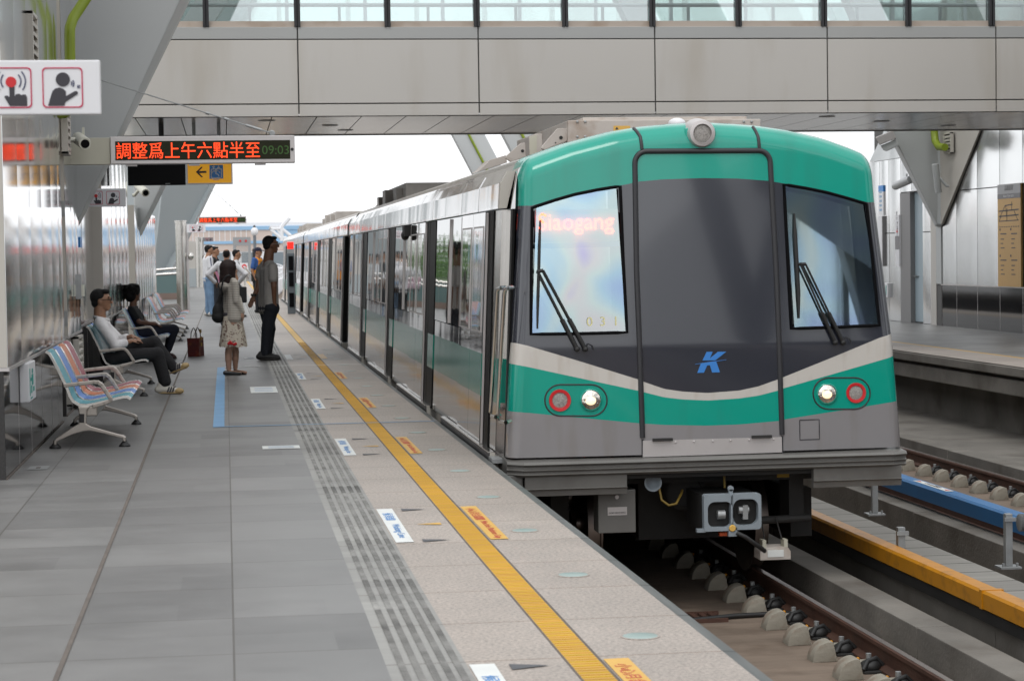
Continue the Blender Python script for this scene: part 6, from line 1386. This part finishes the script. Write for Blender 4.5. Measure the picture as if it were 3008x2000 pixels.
# --- tall man in a grey T-shirt
Y0 = 33.5
t = thing('person', 'tall standing man in grey T-shirt, dark jeans and black shoes facing the train', 'person', (J(790, 1050).x, Y0, 0))
F = Vector((.93, .36, 0)).normalized(); l = Vector((-F.y, F.x, 0)); HC = J(795, 717); s = 1.16
cS = J(786, 785); sh_r, sh_l = cS - l * .215 + Z * .0, cS + l * .215; cH = J(789, 905); hp_r, hp_l = cH - l * .12, cH + l * .12
el_r, wr_r = J(805, 842, -.24), J(806, 887, -.20); el_l, wr_l = J(757, 845, .10), J(745, 872, .02)
kR, aR = J(785, 965, -.14), J(779, 1036, -.14); kL, aL = J(793, 965, .12), J(786, 1030, .14)
sl2 = J(767, 792, .14)
b = MB(); head(b, HC, F, s); b.caps(HC - Z * .07 - F * .02, cS + Z * .0, .078, .10); torso(b, sh_l, sh_r, hp_l, hp_r, .055, .10, .10, .11)
limb(b, [sh_r, el_r, wr_r], [.06, .05, .034]); limb(b, [sl2, el_l, wr_l], [.06, .05, .034])
for a, k, n_ in ((hp_r, kR, aR), (hp_l, kL, aL)): limb(b, [a, k, n_], [.09, .06, .045])
hand(b, wr_r, (.02, 0, -1), (0, 1, 0), 1.12, .45); hand(b, wr_l, (-.42, -.1, -1), (-.3, -1, .2), 1.15, .25)
blob('body', b, SK_DK, t, .0095, 3); eyes(t, HC, F, s, M['galv'])
b = MB(); rot = Matrix((F, l, Z)).transposed(); b.ell(HC - F * .030 * s + Z * .028 * s, (.092 * s, .084 * s, .090 * s), rot); b.ell(HC - F * .055 * s - Z * .03 * s, (.052 * s, .072 * s, .055 * s), rot); b.ell(HC + F * .045 * s + Z * .082 * s, (.048 * s, .066 * s, .028 * s), rot); blob('hair', b, HAIR, t, .011, 2)
b = MB(); torso(b, sh_l, sh_r, hp_l, hp_r, .075, .125, .128, .135); limb(b, [sh_r, sh_r.lerp(el_r, .55)], [.082, .085]); limb(b, [sl2, sl2.lerp(el_l, .35)], [.085, .085]); b.caps(sl2, cS, .085, .10); b.caps(cS + Z * .035 - l * .10, cS + Z * .035 + l * .10, .085, .085)
blob('t_shirt', b, cloth('grey_t_shirt', (.41, .385, .36), bump=.014, bscale=8), t, .012, 4)
b = MB()
for a, k, n_ in ((hp_r, kR, aR), (hp_l, kL, aL)): limb(b, [a, k, n_ - Z * .01], [.128, .098, .082])
b.caps(hp_l, hp_r, .135, .135); blob('jeans', b, cloth('dark_navy_jeans', (.011, .013, .020), bump=.012), t, .012, 3)
BS = mat('black_trainer', (.016, .015, .015), .55); BSO = mat('grey_black_sole', (.06, .055, .05), .6)
for h_, q in (((762, 1056, -.14), (826, 1054, -.22)), ((768, 1050, .14), (824, 1046, .1))): v0, v1 = J(*h_), J(*q); v0.z = v1.z = .004; shoe(t, v0, v1, BS, BSO, 1.2)
MB().lathe([(.038, -.02), (.044, -.018), (.044, .018), (.038, .02)], tuple(wr_l + Z * .03), 'z', 16).build('wrist_watch', M['blackrub'], t, smooth=50)

# --- group farther back: simple poses, same builder
def stander(label, Y, px, top, feet, face, skin, hairm, shirt_m, leg_m, s=1.1, arms=None, sleeve=.55, shoes=None, lean=0, hairf=1.0):
    """a standing adult between two photo heights; arms: list of (elbow offset, wrist offset) in the body frame (forward, left, up) from the shoulder"""
    f = Vector(face).normalized(); l = Vector((-f.y, f.x, 0)); fr = lambda v: f * v[0] + l * v[1] + Z * v[2]
    zt = onY(px, top, Y).z; X = onY(px, (top + feet) / 2, Y).x; H = zt; k = H / 1.75
    t = thing('person', label, 'person', (X, Y, 0)); O = Vector((X, Y, 0))
    HC = O + Z * (H - .112 * k) + f * .03 * k; cS = O + Z * 1.42 * k; cH = O + Z * .93 * k
    sl, sr = cS + l * .185 * k, cS - l * .185 * k; hl, hr = cH + l * .10 * k, cH - l * .10 * k
    arms = arms or [((-.04, .06, -.29), (.06, .04, -.53)), ((-.04, -.06, -.29), (.06, -.04, -.53))]
    A = [(sl, sl + fr(arms[0][0]) * k, sl + fr(arms[0][1]) * k), (sr, sr + fr(arms[1][0]) * k, sr + fr(arms[1][1]) * k)]
    b = MB(); head(b, HC, f, k); b.caps(HC - Z * .08 * k, cS, .064 * k, .085 * k); torso(b, sl, sr, hl, hr, .048 * k, .085 * k, .085 * k, .095 * k)
    for a in A:
        limb(b, a, [.05 * k, .043 * k, .03 * k]); d = (a[2] - a[1]).normalized(); hand(b, a[2], d, f if abs(d.dot(f)) < .8 else l, k, .4)
    LG = [(hl, O + l * .10 * k + Z * .49 * k + f * .02, O + l * .11 * k + Z * .09 * k), (hr, O - l * .10 * k + Z * .49 * k + f * .03, O - l * .11 * k + Z * .09 * k + f * .05)]
    for g in LG: limb(b, g, [.08 * k, .055 * k, .04 * k])
    blob('body', b, skin, t, .012, 3); eyes(t, HC, f, k)
    if hairm:
        b = MB(); rot = Matrix((f, l, Z)).transposed(); b.ell(HC - f * .024 * k + Z * .028 * k, (.094 * k * hairf, .084 * k, .090 * k), rot); b.ell(HC - f * .052 * k - Z * .025 * k, (.05 * k, .07 * k, .05 * k), rot)
        if hairf >= 1: b.ell(HC + f * .05 * k + Z * .08 * k, (.045 * k, .066 * k, .026 * k), rot)
        blob('hair', b, hairm, t, .012, 2)
    b = MB(); torso(b, sl, sr, hl, hr, .068 * k, .112 * k, .115 * k, .122 * k)
    for a in A: limb(b, [a[0], a[1], a[1].lerp(a[2], max(0, sleeve - .5) * 2)] if sleeve > .5 else [a[0], a[0].lerp(a[1], sleeve * 2)], [.072 * k, .066 * k, .056 * k] if sleeve > .5 else [.072 * k, .068 * k])
    so = blob('shirt', b, shirt_m, t, .013, 3)
    b = MB()
    for g in LG: limb(b, g, [.115 * k, .085 * k, .072 * k])
    b.caps(hl, hr, .12 * k, .12 * k); blob('trousers', b, leg_m, t, .013, 3)
    for g in LG: h_ = Vector((g[2].x, g[2].y, .004)) - f * .06 * k; shoe(t, h_, h_ + f * .27 * k, shoes or BS, BSO, k)
    return t, HC, cS, cH, f, l, k, so, A
WHT = cloth('white_cotton', (.68, .68, .70), bump=.012, bscale=9)
stander('man in black T-shirt half hidden behind the white shirt and blue jeans man', 60.6, 630, 724, 929, (1, -.25, 0), SK_TAN, HAIR, cloth('black_cotton', (.012, .012, .013)), cloth('black_jeans', (.022, .026, .034)), sleeve=.3)
r = stander('man in white T-shirt with dark shoulder stripe and faded blue jeans', 59.0, 612, 720.5, 930, (.97, .25, 0), SK_TAN, HAIR, WHT, cloth('faded_jeans', (.16, .26, .40), var=.3, vscale=5), sleeve=.34, arms=[((.06, .06, -.28), (.24, .0, -.38)), ((.02, -.06, -.29), (.20, -.02, -.42))], shoes=mat('pale_shoe', (.45, .43, .4), .6))
t, HC, cS, cH, f, l, k, so, A = r
b = MB(); a, e = A[1][0], A[1][1]; b.tube([a + Z * .075 - l * .02, a - l * .07 + Z * .01, a.lerp(e, .6) - l * .075], .016, 6); b.build('shoulder_stripe', M['navy'], so, smooth=60)
r = stander('balding man in white shirt with hands on hips and a black bag strap', 50.5, 667, 733, 952, (.1, 1, 0), SK_TAN, HAIR, WHT, cloth('black_trousers', (.012, .012, .014)), sleeve=.88, arms=[((-.06, .24, -.24), (.06, .06, -.46)), ((-.06, -.24, -.24), (.06, -.06, -.46))], hairf=.97)
t, HC, cS, cH, f, l, k, so, A = r
b = MB(); b.ell(HC - f * .05 * k + Z * .085 * k, (.05 * k, .04 * k, .03 * k)); b.build('bald_crown', SK_TAN, t, smooth=60)
g = thing('messenger_bag', 'black messenger bag at the right hip of the balding man', 'bag', (cS.x + .35, 50.4, .9))
c = onY(710, 862, 50.3); b = MB(); b.box(c.x - .10, c.x + .12, 50.18, 50.3, c.z - .22, c.z + .16); b.build('bag_body', cloth('black_nylon', (.011, .011, .013)), g, bev=.03)
b = MB(); b.tube([cS + l * .10 + Z * .08 - f * .10, cS - l * .05 - f * .155 - Z * .15, cS - l * .16 - f * .12 - Z * .32, (c.x, 50.2, c.z + .15)], .02, 6); b.build('strap', M['blackrub'], g, smooth=60)
c = onY(636, 815, 49.9); tag(MB().hexa([(c.x - .03, 49.9, c.z + .13), (c.x + .02, 49.9, c.z + .15), (c.x + .12, 49.9, c.z - .12), (c.x + .06, 49.9, c.z - .14)], [(c.x - .03, 49.92, c.z + .13), (c.x + .02, 49.92, c.z + .15), (c.x + .12, 49.92, c.z - .12), (c.x + .06, 49.92, c.z - .14)]).build('pink_folder', mat('pink_card', (.60, .25, .38), .6)), 'pink folder held at the balding man\'s left side', 'folder')
stander('young person with short black hair, white top, behind the woman\'s head', 57.5, 693, 733.5, 936, (1, .1, 0), SK_TAN, HAIR, cloth('pale_shirt', (.55, .56, .58)), cloth('grey_trousers', (.05, .05, .06)), sleeve=.35)
r = stander('platform guard in navy cap, blue shirt and orange vest', 61.4, 757, 727, 919, (.9, -.45, 0), SK_TAN, None, cloth('blue_uniform_shirt', (.035, .10, .30)), cloth('black_uniform_trousers', (.010, .011, .014)), sleeve=.33)
t, HC, cS, cH, f, l, k, so, A = r
b = MB(); rot = Matrix((f, l, Z)).transposed(); b.ell(HC - f * .005 * k + Z * .048 * k, (.108 * k, .092 * k, .075 * k), rot); b.ell(HC + f * .13 * k + Z * .03 * k, (.075 * k, .07 * k, .012 * k), rot); b.ell(HC - f * .05 * k - Z * .0 * k, (.055 * k, .078 * k, .06 * k), rot)
blob('cap', b, cloth('navy_cap', (.012, .013, .035)), t, .011, 2)
b = MB(); sl, sr = cS + l * .12 * k, cS - l * .12 * k; torso(b, sl, sr, cH + l * .10 * k + Z * .08, cH - l * .10 * k + Z * .08, .078 * k, .128 * k, .132 * k, .138 * k); blob('vest', b, cloth('orange_vest', (.72, .27, .02)), t, .012, 3)
c = cH - l * .14 * k + Z * .05; MB().box(c.x - .12, c.x - .02, c.y - .06, c.y + .06, c.z - .14, c.z + .10).build('radio_pouch', M['blackrub'], t, bev=.02)
b = MB(); b.ell(cS - l * .05 + f * .125 - Z * .18, (.05, .05, .05)); b.build('vest_badge', M['white_matt'], t, smooth=60)

# ------------------------------------------------------------------ paper bag
t = thing('paper_bag', 'dark red patterned paper bag with cord handles on the floor', 'bag', (-.53, 35.3, 0))
M['bagred'] = mat('dark_red_paper', (.13, .012, .010), .35, var=.5, vscale=7, dirt=(.30, .10, .015), dscale=9, damt=.7)
x0, x1, xs = -.655, -.475, -.385; zt = .60
b = MB(); zt = onY(556, 993, 35.25).z
b.hexa([(x0, 35.23, 0), (x1, 35.20, 0), (xs, 35.38, 0), (x0 + .08, 35.42, 0)], [(x0 - .01, 35.23, zt), (x1 + .01, 35.20, zt), (xs - .01, 35.38, zt + .01), (x0 + .07, 35.42, zt + .01)]); b.build('bag_body', M['bagred'], t)
for dy, xa, xb in ((0, -.60, -.50), (.17, -.53, -.44)): MB().tube([(xa, 35.22 + dy, zt - .02), (xa + .005, 35.22 + dy, zt + .08), (xa + .03, 35.22 + dy, zt + .15), ((xa + xb) / 2, 35.22 + dy, zt + .17), (xb - .03, 35.22 + dy, zt + .14), (xb - .005, 35.22 + dy, zt + .07), (xb, 35.22 + dy, zt - .02)], .008, 8).build('handle', M['grout'], t, smooth=60)
b = MB()
for k, (u, v_) in enumerate(((-.44, .42), (-.435, .30), (-.43, .20))): b.box(u - .018, u + .018, 35.265 + k * .004, 35.268 + k * .004, v_ - .03, v_ + .03)
b.build('gold_print', mat('gold_print', (.42, .25, .06), .4), t)

# ------------------------------------------------------------------ floor stickers, markers and edge lights
def flat(b, x0, x1, y0, y1, z=.004): b.poly([(x0, y0, z), (x1, y0, z), (x1, y1, z), (x0, y1, z)])
names = ['nearest', 'second nearest', 'third', 'fourth', 'fifth', 'farthest']
for k in range(6):
    y1 = 8.28 + 5.355 * k if k else 8.28; y1 = (8.28, 13.5, 18.8, 24.12, 29.53, 35.05)[k]; y0 = y1 - 1.6
    t = thing('waiting_sticker', f'white floor sticker lettered Waiting Line in blue, {names[k]} along the tactile strip', 'floor sticker', (.985, y1 - .8, 0), 'waiting line stickers')
    b = MB(); flat(b, .932, 1.035, y0, y1); b.build('sticker', M['white_matt'], t)
    if k < 5:
        lettering('lettering', '候車線', M['printblue'], t, (.984, y1 - .42, .0055), (0, -1, 0), (1, 0, 0), .07, .0006, fit=(.36, .066))
        lettering('lettering', 'Waiting Line', M['printblue'], t, (.984, y1 - 1.1, .0055), (0, -1, 0), (1, 0, 0), .07, .0006, fit=(.62, .06))
    t = thing('gap_sticker', f'yellow floor sticker warning of the gap in red, {names[k]} beside the yellow line', 'floor sticker', (1.53, y1 - .8, 0), 'gap warning stickers')
    b = MB(); flat(b, 1.478, 1.582, y0, y1); b.build('sticker', M['stickyellow'], t)
    if k < 5:
        lettering('lettering', '小心月台間隙', M['printred'], t, (1.53, y1 - .42, .0055), (0, -1, 0), (1, 0, 0), .07, .0006, fit=(.60, .066))
        lettering('lettering', 'Mind the Platform Gap', M['printred'], t, (1.53, y1 - 1.17, .0055), (0, -1, 0), (1, 0, 0), .07, .0006, fit=(.78, .055))
    for yy, mm, lb in ((y1 - .08, 'charcoal', 'dark wedge marker beside the far end of the {} waiting sticker'), (y1 - .82, 'amber', 'amber wedge marker beside the middle of the {} waiting sticker'), (y1 - 1.55, 'charcoal', 'dark wedge marker beside the near end of the {} waiting sticker')):
        b = MB()
        if mm == 'amber': b.poly([(1.12, yy, .004), (1.27, yy - .05, .004), (1.27, yy + .05, .004)])
        else: b.poly([(1.25, yy, .004), (1.09, yy + .06, .004), (1.09, yy - .055, .004)])
        tag(b.build('floor_marker', M['stickyellow'] if mm == 'amber' else M['charcoal']), lb.format(names[k]), 'floor marker', 'wedge floor markers')
ell0 = None
for k in range(17):
    yy = 8.75 + 1.747 * k
    if ell0 is None:
        ell0 = thing('edge_light', 'round frosted glass light set in the granite along the platform edge', 'floor light', (1.725, yy, 0), 'platform edge lights')
        MB().lathe([(.086, .001), (.086, .003), (.074, .0035)], (1.725, yy, 0), 'z', 28).build('bezel', M['granite'], ell0); MB().lathe([(.075, .0036), (.07, .0046), (.01, .005)], (1.725, yy, 0), 'z', 28).build('lens', M['palegreen_glass'], ell0, smooth=60)
    else: dup(ell0, (1.725, yy, 0))
b = MB(); b.poly([(-.155, 20.43, .004), (-.045, 20.46, .004), (-.045, 31.6, .004), (-.155, 31.55, .004)]); b.box(-.045, .605, 20.45, 20.50, .0045, .005); b.box(.61, 2.0, 20.45, 20.49, .0062, .0068)
tag(b.build('floor_tape', M['bluetape']), 'blue tape bracket on the floor by the woman\'s feet, turning along a cross line', 'floor tape')
b = MB(); b.box(-.04, .48, 31.45, 31.56, .0045, .005); b.box(.61, 2.0, 31.5, 31.55, .0062, .0068); tag(b.build('floor_tape', M['white_matt']), 'thin white tape line across the floor behind the woman\'s feet', 'floor tape')
for (x0, x1, y0, y1), lb in (((.27, .595, 25.4, 26.62), 'broad white notice stuck on the floor left of the tactile strip'), ((.28, .60, 17.97, 18.27), 'narrow white notice stuck on the floor, nearest the viewer'), ((.27, .47, 34.0, 34.4), 'white floor notice beside the tall man\'s shoe')):
    t = thing('floor_notice', lb, 'floor sticker', ((x0 + x1) / 2, (y0 + y1) / 2, 0)); b = MB(); flat(b, x0, x1, y0, y1); b.build('sticker', M['white_matt'], t)
    b = MB()
    for q in range(3): flat(b, x0 + .05, x1 - .05, y0 + (y1 - y0) * (.22 + .24 * q), y0 + (y1 - y0) * (.30 + .24 * q), .0055)
    b.build('printed_lines', mat('faint_blue_print', (.42, .52, .66), .5), t)
t = thing('floor_plate', 'small silver label on the floor beside the near wall base', 'floor label', (-1.2, 17.4, 0))
a, c = onZ(85, 1374), onZ(148, 1367); b = MB(); flat(b, a.x, c.x, a.y - .18, a.y + .10); b.build('label', M['galv'], t); b = MB(); flat(b, a.x + .06, c.x - .06, a.y - .10, a.y + .0, .0055); b.build('print', M['grout'], t)
